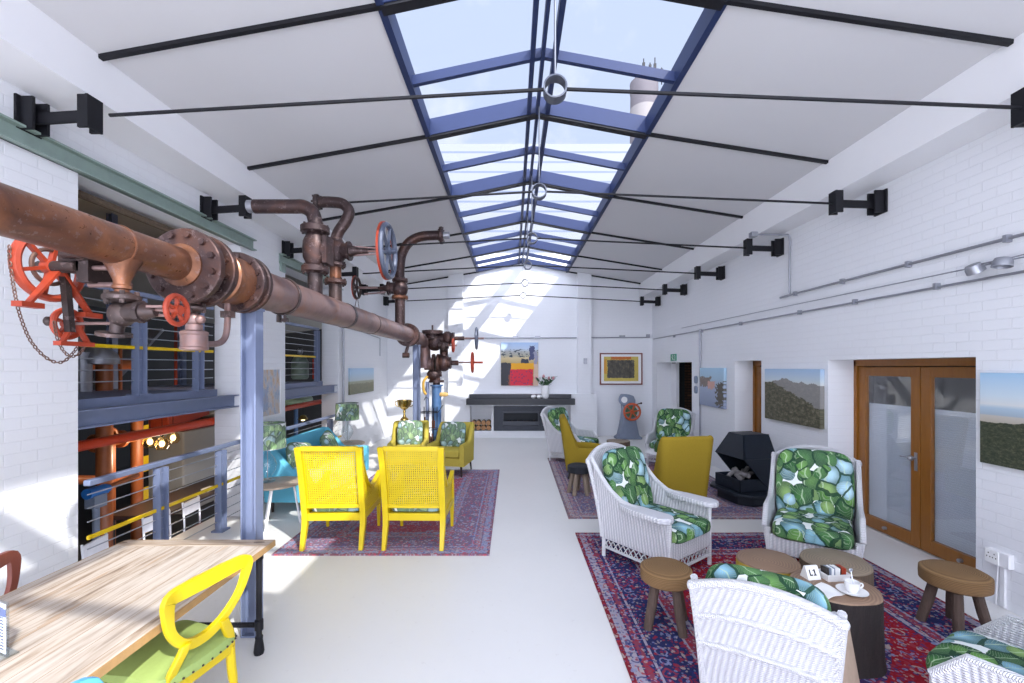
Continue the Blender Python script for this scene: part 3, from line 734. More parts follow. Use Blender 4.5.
# ================================================================== FURNITURE
def fl(px, py, z=0.0):
    """point at height z seen at that pixel of the photograph"""
    y = (2-z)*440/(py-367); return ((px-512)/440*y, y, z)

# ---------------- rugs
def make_rug(lb, x0, x1, y0, y1, mat, rz=0, turn=False):
    b = MB(); hx, hy = (x1-x0)/2, (y1-y0)/2
    if turn: hx, hy = hy, hx
    b.sheet(lambda u, v: ((u-.5)*2*hx, (v-.5)*2*hy, .006+.0015*math.sin(u*23)*math.sin(v*17)), 40, 40, .0135)
    o = b.build('persian_rug', mat); o.location = ((x0+x1)/2, (y0+y1)/2, .0015); o.rotation_euler = (0,0,rz+(PI/2 if turn else 0))
    tag(o, lb, 'rug'); return o
make_rug('faded mauve and red persian rug under the bright yellow cane chairs', -2.55, -.24, 4.66, 8.52, rug('rug_faded', 1.155, 1.93, 'faded'))
make_rug('worn mauve persian rug under the mustard armchairs and the black stove', .76, 3.62, 5.78, 9.6, rug('rug_mauve', 1.43, 1.91, 'mauve'), R(-.5))
make_rug('navy and red persian rug under the log tables', .76, 3.66, 1.6, 5.28, rug('rug_red', 1.45, 1.84, 'red'))

# ---------------- white wicker armchairs
def wicker_chair(lb, x, y, rz, sc=1.0, arms=False):
    t = thing('wicker_armchair', lb, 'armchair', (x, y, .0135), rz, 'white wicker armchairs'); t.scale = (sc, sc, sc if sc != .88 else .80)
    HW = .345
    # side panels with swept top edge
    def top(yy):   # top edge of the side at depth yy (front -.42 ... back +.36)
        pts = [(-.42,.43),(-.27,.60),(.08,.60),(.2,.70),(.3,.85),(.38,1.0)] if not arms else [(-.42,.585),(-.1,.60),(.08,.63),(.2,.72),(.3,.86),(.38,1.0)]
        for (a, za), (b, zb) in zip(pts, pts[1:]):
            if yy <= b: return za+(zb-za)*max(0, (yy-a)/(b-a))
        return pts[-1][1]
    for s in (-1, 1):
        def side(u, v):
            yy = -.42+u*.80
            lean = .0 if yy < .05 else .12*(v**2)*((yy-.05)/.33)
            z = .20+v*(top(yy)-.20)
            return (s*(HW+.035*v), yy+lean, z)
        MB().sheet(side, 16, 8, .028).build('side_panel', M['wicker'], t)
        edge = [Vector(side(i/16, 1.0))+Vector((0,0,.004)) for i in range(17)]
        MB().tube(edge, .024, 8).build('side_rim', M['wicker_rim'], t)
        arm = []
        for i in range(25 if arms else 0):
            a = PI+PI*i/24
            arm.append((.098*math.cos(a), -.38+.098*math.sin(a)))
        poly = arm+[(.09,-.1),(.06,.06),(.0,.12),(-.06,.06),(-.09,-.1)]
        if arms: MB().prism(poly, .055, trm((s*(HW+.05),0,.572))).build('armrest', M['wicker'], t, bevel=.012)
        # lattice skirt
        sk = MB()
        for i in range(13):
            a = -.40+i*.76/12
            for d in (-1, 1):
                b_ = a+d*.075
                if -.42 < b_ < .38: sk.bar((s*HW, a, .10), (s*HW, b_, .20), .008, .008)
        for z in (.10, .20): sk.tube([(s*HW, -.42, z), (s*HW, .37, z)], .014, 8)
        sk.build('side_skirt', M['wicker_rim'], t)
        for yy in (-.42, .36):
            MB().cyl((s*HW, yy, 0), (s*HW, yy, .24 if yy > 0 else (.585 if arms else .43)), .02, n=10).build('leg', M['wicker_rim'], t)
    # front apron
    MB().sheet(lambda u, v: ((u-.5)*2*HW, -.42-.012*math.sin(PI*u), .20+v*.17), 10, 3, .026).build('apron', M['wicker'], t)
    sk = MB()
    for i in range(11):
        a = -.33+i*.66/10
        for d in (-1, 1):
            b_ = a+d*.075
            if abs(b_) < HW: sk.bar((a, -.42, .10), (b_, -.42, .20), .008, .008)
    for z in (.10, .20): sk.tube([(-HW, -.42, z), (HW, -.42, z)], .014, 8)
    sk.build('front_skirt', M['wicker_rim'], t)
    # back
    def back(u, v):
        a = (u-.5)*2
        z = .20+v*(.765+.125*(1-a*a)); k = max(0, (z-.2)/.87)
        return (a*(HW+.035*v), .38+.20*k**1.5+.03*(1-a*a), z)
    MB().sheet(back, 18, 14, .03).build('back_panel', M['wicker'], t)
    rim = MB(); rim.tube([back(i/18, 1.0) for i in range(19)], .030, 10)
    rim.build('back_rim', M['wicker_rim'], t)
    for vv in (.42, .70):
        MB().tube([Vector(back(i/18, vv))+Vector((0,.018,-.0)) for i in range(19)], .021, 8).build('back_rib', M['wicker_rim'], t)
    for s in (0.0, 1.0):
        MB().tube([back(s, v/8) for v in range(9)], .026, 8).sell(back(s, 1.0), (.034,.034,.04), 1, 1, 12, 8).build('back_post', M['wicker_rim'], t)
    MB().box((0, -.02, .30), (2*HW-.02, .76, .03)).build('seat_deck', M['wicker'], t)
    # cushions
    MB().sell((0, -.10, .415), (.322, .395, .085), .55, .28, 40, 14).build('seat_cushion', M['leaf'], t)
    cu = MB(); Mb = trm((0, .315, .72), rx=R(-14.5))
    cu.sell((0, 0, 0), (.315 if arms else .345, .085, .385), .42, .5, 44, 18, Mb)
    cu.build('back_cushion', M['leaf'], t)
    return t
wicker_chair('white wicker armchair in three quarter view, between the brown stool and the mustard chair back', 1.46, 4.56, R(37), 1.0, True)
wicker_chair('white wicker armchair facing the viewer between the log tables and the glazed doors', 3.02, 4.42, R(-36))
wicker_chair('white wicker armchair seen from behind with ribbed woven back, in front of the log tables', 1.55, 2.66, R(146), .88)
wicker_chair('white wicker armchair cut off by the lower right corner of the photo', 2.67, 2.12, R(-150), .92)
wicker_chair('white wicker armchair half hidden behind the mustard armchair with the black stool', 1.30, 9.4, R(52))
wicker_chair('white wicker armchair by the far passage, leaf cushion above the mustard chair back', 3.25, 9.05, R(-32))

# ---------------- mustard tub armchairs
def upath(w, d, rad, n=10):
    """U from the left arm's front round the back to the right arm's front (front = -y)"""
    pts = [(-w, -d)]
    for i in range(17): pts.append((-w, -d+(2*d-rad)*(i+1)/18))
    for i in range(n+1):
        a = PI-PI/2*i/n; pts.append((-w+rad+rad*math.cos(a), d-rad+rad*math.sin(a)))
    for i in range(1, 6): pts.append((-w+rad+(2*w-2*rad)*i/6, d))
    for i in range(n+1):
        a = PI/2-PI/2*i/n; pts.append((w-rad+rad*math.cos(a), d-rad+rad*math.sin(a)))
    for i in range(17): pts.append((w, d-rad-(2*d-rad)*(i+1)/18))
    pts.append((w, -d)); return pts
def shell(path, z0, hfn, flare, th):
    """upholstered wall along the path: hfn(x,y) its height, flare(x,y,k) its lean; rounded on top"""
    n = len(path); rings = []
    for i, p in enumerate(path):
        a = Vector(path[max(i-1, 0)]); b = Vector(path[min(i+1, n-1)]); tn = (b-a).normalized(); nr = Vector((-tn[1], tn[0]))   # outward
        h = hfn(p[0], p[1]); prof = [(0, z0), (0, z0+(h-z0)*.35), (0, z0+(h-z0)*.7), (0, h-th*.5), (.15, h-th*.2), (.35, h-th*.03), (.5, h), (.65, h-th*.03), (.85, h-th*.2), (1, h-th*.5), (1, z0+(h-z0)*.7), (1, z0+(h-z0)*.35), (1, z0)]
        ring = []
        for k, z in prof:
            f = flare(p[0], p[1], max(0, (z-z0)/(1.1-z0)))
            q = Vector((p[0], p[1]))-nr*th*k
            ring.append((q[0]+f[0], q[1]+f[1], z))
        rings.append(ring)
    b = MB(); b.loft(rings); return b
def tub_chair(lb, x, y, rz):
    t = thing('mustard_armchair', lb, 'armchair', (x, y, .0135), rz, 'mustard armchairs')
    W, D = .345, .35
    def h(px, py):
        k = min(1, max(0, (py-.10)/.18)); k = k*k*(3-2*k)
        return .56-.03*min(1, max(0, (-py-.1)/.25))+k*.53
    def fla(px, py, k):
        bk = min(1, max(0, (py+.05)/.35)); return (px*.10*k*bk, .13*k*bk)
    shell(upath(W, D, .11), .15, h, fla, .085).build('tub_shell', M['mustard'], t)
    MB().sell((0, -.06, .385), (.262, .33, .085), .5, .25, 36, 12).build('seat_cushion', M['mustard'], t)
    MB().box((0, -.02, .235), (.54, .60, .17)).build('seat_base', M['mustard'], t, bevel=.03, seg=3)
    for s in (-1, 1):
        for yy, dy in ((-.28, -.03), (.27, .04)): MB().cyl((s*.27, yy+dy, 0), (s*.26, yy, .17), .014, .022, 12).build('leg', M['dark_leg'], t)
    return t
tub_chair('mustard tub armchair in profile beside the black topped stool', 1.34, 8.05, R(84))
tub_chair('mustard tub armchair seen from behind, straight broad back, near the black stove', 2.22, 6.12, R(189))

# ---------------- ochre club armchairs
def club_chair(lb, x, y, rz):
    t = thing('ochre_armchair', lb, 'armchair', (x, y, .0135), rz, 'ochre club armchairs')
    W, D = .35, .36
    def h(px, py):
        k = min(1, max(0, (py-.05)/.26)); k = k*k*(3-2*k); return .60+k*.31
    def fla(px, py, k):
        bk = min(1, max(0, (py)/.35)); return (0, .10*k*bk)
    shell(upath(W, D, .06, 6), .20, h, fla, .085).build('frame', M['ochre'], t)
    MB().sell((0, -.06, .42), (.258, .32, .075), .35, .18, 36, 12).build('seat_cushion', M['ochre'], t)
    MB().box((0, -.03, .27), (.54, .64, .15)).build('seat_base', M['ochre'], t, bevel=.015)
    for s in (-1, 1):
        for yy, dy in ((-.30, 0), (.30, .05)): MB().cyl((s*.29, yy+dy, 0), (s*.28, yy, .21), .013, .024, 10).build('leg', M['dark_leg'], t)
    return t
club_chair('ochre club armchair with leaf cushion, right of the pair behind the cane chairs', -1.14, 8.26, R(-10))
club_chair('ochre club armchair with leaf cushion, left of the pair behind the cane chairs', -1.98, 8.46, R(6))
def cushion(lb, x, y, z, rz, tilt, s=.22, roll=0):
    o = MB().sell((0,0,0), (s, s, .09), .85, .38, 40, 14, Matrix.Rotation(PI/2, 4, 'X')).build('scatter_cushion', M['leaf_pale'])
    o.location = (x, y, z); o.rotation_euler = (tilt, roll, rz); return tag(o, lb, 'cushion', 'leaf print scatter cushions')
cushion('leaf print cushion on the right ochre club armchair', -1.12, 8.36, .72, R(-10), R(-18), .245)
cushion('leaf print cushion on the left ochre club armchair', -1.985, 8.56, .72, R(6), R(-18), .245)

# ---------------- yellow cane armchairs
def cane_chair(lb, x, y, rz):
    t = thing('cane_armchair', lb, 'armchair', (x, y, .0135), rz, 'bright yellow cane armchairs')
    W = .315; Y = M['yellow']
    def rear(z): return .32-.04*min(1, z/.35)+ (0.0 if z < .35 else .17*((z-.35)/.8)**1.1)
    for s in (-1, 1):
        zs = [0, .12, .25, .35, .5, .7, .9, 1.13]
        b = MB(); rings = []
        for z in zs:
            w = .022+.010*min(1, z/.35); xx = s*(W+.01*(z > .9)); yy = rear(z)+(.05*(1-z/.25) if z < .25 else 0)
            rings.append([(xx-w, yy-w*1.1, z), (xx+w, yy-w*1.1, z), (xx+w, yy+w*1.1, z), (xx-w, yy+w*1.1, z)])
        b.loft(rings); b.build('back_leg', Y, t, bevel=.004)
        MB().loft([[(s*W-a, -.36-a, z), (s*W+a, -.36-a, z), (s*W+a, -.36+a, z), (s*W-a, -.36+a, z)] for z, a in ((0,.016),(.32,.026),(.66,.022))]).build('front_leg', Y, t, bevel=.004)
        # sloping arm from the back's top to the front leg
        arm = spline([(s*W, rear(1.05)-.02, 1.06), (s*W, rear(.85)-.09, .86), (s*W, .10, .64), (s*W, -.12, .60), (s*W, -.38, .675)], 6)
        MB().loft([[p+Vector((-.026,0,-.02)), p+Vector((.026,0,-.02)), p+Vector((.026,0,.02)), p+Vector((-.026,0,.02))] for p in arm]).build('arm', Y, t, bevel=.004)
        MB().box((s*W, -.02, .335), (.04, .64, .075)).build('seat_rail', Y, t, bevel=.004)
        # cane side: woven strands under the arm
        c = MB()
        for i in range(22):
            yy = -.33+i*.62/21
            ztop = min((p.z for p in arm if abs(p.y-yy) < .05), default=.6)-.01
            c.box((s*W, yy, (.37+ztop)/2), (.006, .012, ztop-.37))
        for j in range(11):
            z = .385+j*.0235; c.box((s*W, -.03, z), (.0135, .62, .010))
        c.build('cane_side', Y, t, smooth=0)
    for z, hh in ((.335, .08), (.455, .035), (1.115, .05)):
        MB().box((0, rear(z), z), (2*W-.03, .04, hh)).build({.335: 'back_rail', .455: 'lower_rail', 1.115: 'top_rail'}[z], Y, t, bevel=.004)
    MB().box((0, -.36, .335), (2*W-.03, .04, .075)).build('front_rail', Y, t, bevel=.004)
    c = MB()
    for i in range(25):
        xx = -W+.04+i*(2*W-.08)/24; c.bar((xx, rear(.46), .46), (xx, rear(1.1), 1.10), .013, .004, up=(0,1,0))
    for j in range(31):
        z = .475+j*.0208; c.box((0, rear(z), z), (2*W-.05, .007, .011))
    c.build('cane_back', Y, t, smooth=0)
    MB().box((0, -.02, .36), (2*W-.06, .64, .02)).build('seat_panel', Y, t)
    MB().sell((0, -.04, .425), (.275, .32, .058), .4, .2, 36, 12).build('seat_cushion', M['leaf_pale'], t)
    return t
cane_chair('bright yellow cane armchair seen from behind, left of the pair', -1.97, 5.14, R(182))
cane_chair('bright yellow cane armchair seen from behind, right of the pair', -1.07, 5.14, R(179))

# ---------------- turquoise sofa
t = thing('sofa', 'turquoise sofa along the left wall behind the yellow cane chairs', 'sofa', (-2.98, 6.95, 0), R(90))
def h(px, py):
    k = min(1, max(0, (py-.02)/.25)); return .60+k*.33
shell(upath(.98, .40, .05, 5), .16, h, lambda px, py, k: (0, .08*k*min(1, max(0, py/.4))), .12).build('frame', M['turq'], t)
for s in (-1, 1): MB().sell((s*.43, -.07, .42), (.425, .36, .08), .35, .15, 36, 12).build('seat_cushion', M['turq'], t)
MB().box((0, -.04, .27), (1.74, .70, .16)).build('seat_base', M['turq'], t, bevel=.02)
for sx in (-.88, .88):
    for sy in (-.32, .32): MB().cyl((sx,sy,0), (sx,sy,.2), .018, .026, 10).build('leg', M['dark_leg'], t)
cushion('pale leaf print cushion at the near end of the turquoise sofa', -3.02, 6.30, .70, R(70), R(-22), .23, R(10))
cushion('pale leaf print cushion at the far end of the turquoise sofa', -3.02, 7.30, .70, R(100), R(-22), .23, R(-12))

# ---------------- side tables and lamps with leaf shades
def side_table(lb, x, y, top_z):
    t = thing('side_table', lb, 'side table', (x, y, .0), 0, 'round side tables with hairpin legs')
    MB().lathe([(.30,0),(.315,.008),(.315,.022),(.30,.03)], 40, trm((0,0,top_z-.03))).build('table_top', M['table_wood'], t)
    for k in range(3):
        a = 2*PI*k/3+.5; ca, sa = math.cos(a), math.sin(a)
        pts = spline([(.20*ca-.07*sa, .20*sa+.07*ca, top_z-.03), (.27*ca-.03*sa, .27*sa+.03*ca, .05), (.28*ca, .28*sa, .016), (.27*ca+.03*sa, .27*sa-.03*ca, .05), (.20*ca+.07*sa, .20*sa-.07*ca, top_z-.03)], 6)
        MB().tube(pts, .013, 8).build('leg', M['white_metal'], t)
    return t
side_table('round wooden side table on white hairpin legs beside the blue grey post', -2.98, 5.55, .55)
side_table('round wooden side table on white hairpin legs past the far end of the sofa', -3.1, 8.28, .58)
def table_lamp(lb, x, y, z):
    t = thing('table_lamp', lb, 'lamp', (x, y, z), 0, 'glass lamps with leaf print shades')
    MB().lathe([(.085,0),(.09,.012),(.05,.03),(.035,.05),(.06,.09),(.105,.17),(.11,.22),(.08,.30),(.035,.36),(.03,.40),(.0,.40)], 28).build('base', M['clear'], t)
    MB().cyl((0,0,.40), (0,0,.47), .014, n=10).cyl((0,0,.02), (0,0,.4), .006, n=8).build('stem', M['steel'], t)
    sh = MB(); sh.lathe([(.215,.43),(.205,.74)], 40)
    sh.f = [f for f in sh.f if len(f) == 4]
    sh.build('lamp_shade', M['leaf_pale'], t)
    r_ = MB(); r_.torus(trm((0,0,.74)), .205, .004, 40, 6).torus(trm((0,0,.43)), .215, .004, 40, 6)
    r_.bar((-.205,0,.74),(.205,0,.74),.005,.005).bar((0,-.205,.74),(0,.205,.74),.005,.005).cyl((0,0,.46),(0,0,.74),.004,n=6)
    r_.build('shade_frame', M['steel'], t)
    return t
table_lamp('glass table lamp with leaf print drum shade, half hidden by the blue grey post', -3.09, 5.56, .55)
table_lamp('glass table lamp with leaf print drum shade past the far end of the sofa', -3.1, 8.28, .58)
s = MB().sell((0,0,.012), (.07,.04,.012), .8, .8, 20, 8).build('yellow_dish', M['yellow_rail']); s.location = (-3.25, 8.16, .58); tag(s, 'small yellow dish beside the far lamp', 'dish')

# ---------------- log tables
def log_table(lb, x, y, r, z, top, side, seed):
    rnd = random.Random(seed); n = 48; ph = [rnd.uniform(0, 6.28) for _ in range(4)]
    def rad(a): return r*(1+.03*math.sin(2*a+ph[0])+.025*math.sin(3*a+ph[1])+.012*math.sin(7*a+ph[2]))
    t = thing('log_table', lb, 'side table', (x, y, .0135 if y < 5.3 or y > 5.7 else 0), 0, 'tree trunk tables')
    ring = lambda k, zz: [(rad(2*PI*j/n)*k, rad(2*PI*j/n)*math.sin(0)+0, 0) for j in range(0)] or [(rad(2*PI*j/n)*k*math.cos(2*PI*j/n), rad(2*PI*j/n)*k*math.sin(2*PI*j/n), zz) for j in range(n)]
    MB().loft([ring(1.05, 0), ring(1.02, .08), ring(1.0, z*.5), ring(.99, z-.04), ring(.985, z-.012)]).build('trunk', side, t)
    MB().loft([ring(.985, z-.012), ring(.97, z-.002), ring(.955, z)]).build('sawn_top', top, t, smooth=50)
    return t
log_table('log table with warm brown top and yellow stripped sides, left behind the dark one', 2.10, 3.61, .235, .41, M['log_end'], M['bark_yellow'], 1)
log_table('log table with weathered grey brown top, right behind the dark one', 2.61, 3.55, .25, .43, M['log_grey'], M['bark_brown'], 2)
log_table('dark barked log table carrying the coffee cup and table number', 2.235, 3.06, .265, .47, M['log_end'], M['bark_dark'], 3)
log_table('far small log table between the mustard armchair and the grey machine', 2.22, 9.2, .235, .45, M['log_grey'], M['bark_brown'], 4)
# board leaning on the dark log table
o = MB().prism([(-.13,0),(.13,0),(.14,.40),(.12,.44),(-.12,.44),(-.14,.40)], .03).build('wooden_board', M['table_wood'], bevel=.006)
o.location = (1.99, 2.60, .01); o.rotation_euler = (R(80), 0, R(35)); tag(o, 'brown wooden board leaning between the wicker chair back and the dark log', 'board')

# ---------------- things on the dark log table
tz = .4845
t = thing('table_number', 'white table sign reading L1 on the dark log table', 'sign', (2.15, 3.17, tz), R(8)); t.scale = (.82,.82,.82)
MB().prism([(-.05,0),(.05,0),(.008,.105),(-.008,.105)], .12, Matrix(((0,0,1,-.06),(1,0,0,0),(0,1,0,0),(0,0,0,1)))).build('card', M['paper'], t, smooth=0)
g = MB()
Mf = Matrix.Translation((0,-.0507,0)) @ Matrix.Rotation(-math.atan2(.042,.105), 4, 'X')
for lo, hi in (((-.036,0,.035),(-.026,.001,.085)), ((-.036,0,.035),(-.008,.001,.045)), ((.010,0,.035),(.021,.001,.085)), ((.000,0,.073),(.012,.001,.080)), ((.000,0,.035),(.031,.001,.042))):
    g.span((lo[0],-.0012,lo[2]), (hi[0],.0003,hi[2]), Mf)
g.build('lettering', M['black_steel'], t, smooth=0)
t = thing('sachet_holder', 'white dish of sugar sachets with one red packet on the dark log', 'dish', (2.30, 3.15, tz), R(5))
b = MB(); b.loft([[(-.075,-.045,0),(.075,-.045,0),(.075,.045,0),(-.075,.045,0)],[(-.09,-.055,.05),(.09,-.055,.05),(.09,.055,.05),(-.09,.055,.05)],[(-.082,-.048,.05),(.082,-.048,.05),(.082,.048,.05),(-.082,.048,.05)],[(-.07,-.04,.006),(.07,-.04,.006),(.07,.04,.006),(-.07,.04,.006)]])
b.build('dish', M['white_china'], t, smooth=0)
for i in range(9):
    mt = M['red'] if i >= 7 else (M['paper'] if i in (2,4,5) else M['grey_paint'] if i % 2 else M['dark_leg'])
    MB().box((-.062+i*.0155, 0, .05), (.0135,.06,.075), trm((0,0,0), rx=R(4*(i % 3-1)))).build('sachet', mt, t, smooth=0)
t = thing('saucer', 'white saucer under the coffee cup on the dark log', 'saucer', (2.28, 2.95, tz))
MB().lathe([(.0,.004),(.035,.0),(.055,.004),(.088,.018),(.09,.02),(.055,.010),(.03,.008),(.0,.008)], 36).build('plate', M['white_china'], t)
t = thing('coffee_cup', 'white coffee cup with teaspoon on its saucer, on the dark log', 'cup', (2.28, 2.95, tz+.008))
MB().lathe([(.0,0),(.026,0),(.03,.006),(.042,.035),(.046,.07),(.042,.07),(.038,.035),(.026,.010),(.0,.010)], 32).build('bowl', M['white_china'], t)
MB().tube(spline([(.043,0,.055),(.068,0,.055),(.070,0,.035),(.041,0,.022)], 5), .005, 8).build('handle', M['white_china'], t)
MB().bar((.01,.0,.03), (.02,.035,.125), .006, .002).sell((.021,.037,.128), (.0135,.003,.014), 1, 1, 10, 6).build('teaspoon', M['steel_wire'], t)
o = MB().sheet(lambda u, v: ((u-.5)*.20, (v-.5)*.15, .006+.008*math.sin(u*5)*math.cos(v*4)), 12, 10, .004).build('napkin', M['paper']); o.location = (2.10, 2.96, tz+.001); o.rotation_euler = (0,0,R(25)); tag(o, 'crumpled white napkin beside the saucer on the dark log', 'napkin')

# ---------------- stools
def stool(lb, x, y, r, seat, leg, n=4, a0=.4, z0=.0135):
    t = thing('round_stool', lb, 'stool', (x, y, z0), 0, 'round stools')
    MB().lathe([(.0,.335),(r-.02,.335),(r,.35),(r*1.01,.39),(r,.435),(r-.03,.452),(r*.5,.457),(.0,.457)], 40).build('seat', seat, t)
    for k in range(n):
        a = a0+2*PI*k/n; c, s_ = math.cos(a), math.sin(a)
        MB().tube([(r*.55*c, r*.55*s_, .335), (r*.72*c, r*.72*s_, .17), (r*.93*c, r*.93*s_, 0)], [.034,.036,.032], 10).build('leg', leg, t)
    return t
stool('round stool with brown cord seat and dark log legs, beside the wicker chair back', 1.19, 3.40, .19, M['cord'], M['stool_leg'])
stool('round stool with brown cord seat under the double socket by the right wall', 3.36, 3.34, .205, M['cord'], M['stool_leg'], 4, .9)
stool('round stool with black seat and pale wooden legs beside the mustard armchair', 1.06, 6.92, .185, M['black_fab'], M['pale_leg'], 5, .3)

# ---------------- small white table with bottle
t = thing('white_pedestal_table', 'small white round table behind the mustard chair back', 'side table', (2.62, 7.75, .0135))
MB().lathe([(.0,.47),(.26,.47),(.27,.48),(.27,.495),(.0,.5)], 32).build('table_top', M['white_metal'], t)
MB().cyl((0,0,.02), (0,0,.475), .03, n=14).build('column', M['white_metal'], t); MB().lathe([(.2,0),(.19,.015),(.03,.03)], 28).build('foot', M['white_metal'], t)
t = thing('green_bottle', 'squat dark green bottle holding a sprig, behind the mustard chair back', 'bottle', (2.58, 7.72, .509))
MB().lathe([(.0,0),(.075,0),(.085,.02),(.085,.13),(.06,.17),(.035,.19),(.035,.22),(.03,.22),(.03,.19)], 24).build('body', plain('bottle_green', (.03,.075,.015), .15), t)
g = MB()
for i in range(9):
    a = i*2.4; g.add([(0,0,.2),(.03*math.cos(a)+.012,.03*math.sin(a),.27),(.06*math.cos(a),.06*math.sin(a),.33),(.03*math.cos(a)-.012,.03*math.sin(a),.28)], [(0,1,2,3)])
g.build('sprig', plain('sprig_green', (.06,.16,.04)), t)

# ---------------- black stove
t = thing('stove', 'black cast iron open stove with angular hood near the right wall', 'stove', (3.50, 6.62, .0135), R(-78))
def octo(w, d, c): return [(-w+c,-d),(w-c,-d),(w,-d+c),(w,d-c),(w-c,d),(-w+c,d),(-w,d-c),(-w,-d+c)]
b = MB(); b.loft([[(x*1.0,y*1.0,0) for x,y in octo(.36,.30,.14)],[(x,y,.14) for x,y in octo(.36,.30,.14)]]); b.build('plinth', M['black_cast'], t, smooth=0, bevel=.006)
b = MB(); b.loft([[(x,y-.03,.14) for x,y in octo(.43,.37,.17)],[(x,y-.03,.18) for x,y in octo(.43,.37,.17)]]); b.build('hearth_plate', M['black_cast'], t, smooth=0, bevel=.005)
b = MB()
for lo, hi in (((-.27,-.30,.18),(.27,-.275,.36)), ((-.27,.22,.18),(.27,.245,.36)), ((-.27,-.3,.18),(-.245,.24,.36)), ((.245,-.3,.18),(.27,.24,.36)), ((-.27,-.3,.18),(.27,.24,.20))): b.span(lo, hi)
b.span((-.10,-.312,.24),(.10,-.30,.31))
b.build('fire_box', M['black_cast'], t, smooth=0, bevel=.004)
# hood: faceted, leaning forward at the top over the fire
b = MB()
prof = [(-.31,.34),(-.31,.66),(-.15,.985),(.15,.985),(.31,.66),(.31,.34)]        # seen from the front
def plate(p, q, r_, s_): b.add([p, q, r_, s_], [(0,1,2,3)])
yf = {.34: .02, .66: -.26, .985: -.14}
Fp = [(x, yf[z], z) for x, z in prof]; Bp = [(x, .27, z if z > .5 else .17) for x, z in prof]
for i in range(5): b.add([Fp[i], Fp[i+1], Bp[i+1], Bp[i]], [(0,1,2,3)])
b.add(Bp, [tuple(range(6))])
b.add([Fp[1], Fp[2], Fp[3], Fp[4]], [(0,1,2,3)])
o = b.build('hood', M['black_cast'], t, smooth=0); m_ = o.modifiers.new('solid', 'SOLIDIFY'); m_.thickness = .018
b = MB()
rn = random.Random(5)
for i in range(9):
    a = rn.uniform(0, PI); cx, cy = rn.uniform(-.14,.14), rn.uniform(-.16,.1)
    b.cyl((cx-.09*math.cos(a), cy-.09*math.sin(a), .30+rn.uniform(0,.1)), (cx+.09*math.cos(a), cy+.09*math.sin(a), .32+rn.uniform(0,.12)), .03, n=10)
b.build('ash_logs', plain('ash_grey', (.30,.28,.28), .9, var=.5, scale=20), t)

# ---------------- dining table, its chairs and menu
TX, TY = -2.235, 1.95
t = thing('dining_table', 'long bleached plank table on black pipe legs, sunlit, by the left wall', 'table', (TX, TY, 0))
MB().box((0,0,.74), (1.06,2.198,.04)).build('tabletop', M['plank'], t, bevel=.004)
for s in (-1, 1): MB().box((0, s*1.155, .74), (1.06,.105,.041)).build('end_board', M['plank_end'], t, bevel=.004)
e = MB()
for s in (-1, 1): MB().box((s*.5335, 0, .738), (.012,2.41,.038)).build('edge_strip', M['edge_wood'], t)
for s in (-1, 1): MB().box((0, s*1.211, .738), (1.06,.012,.038)).build('edge_strip', M['edge_wood'], t)
for sx in (-1, 1):
    for sy in (-1, 1):
        l = MB(); x, y = sx*.47, sy*1.12
        l.cyl((x,y,.05), (x,y,.72), .019, n=14).cyl((x,y,.705), (x,y,.72), .05, n=20).cyl((x,y,.66), (x,y,.705), .028, n=14).cyl((x,y,.17),(x,y,.235),.028,n=14)
        l.lathe([(.03,0),(.034,.02),(.03,.06),(.024,.10),(.026,.12),(.02,.13)], 16, trm((x,y,0)))
        l.build('leg', M['black_steel'], t)
for sy in (-1, 1): MB().cyl((-.47, sy*1.12, .2), (.47, sy*1.12, .2), .017, n=12).build('cross_pipe', M['black_steel'], t)
MB().cyl((0,-1.12,.2), (0,1.12,.2), .017, n=12).build('long_pipe', M['black_steel'], t)

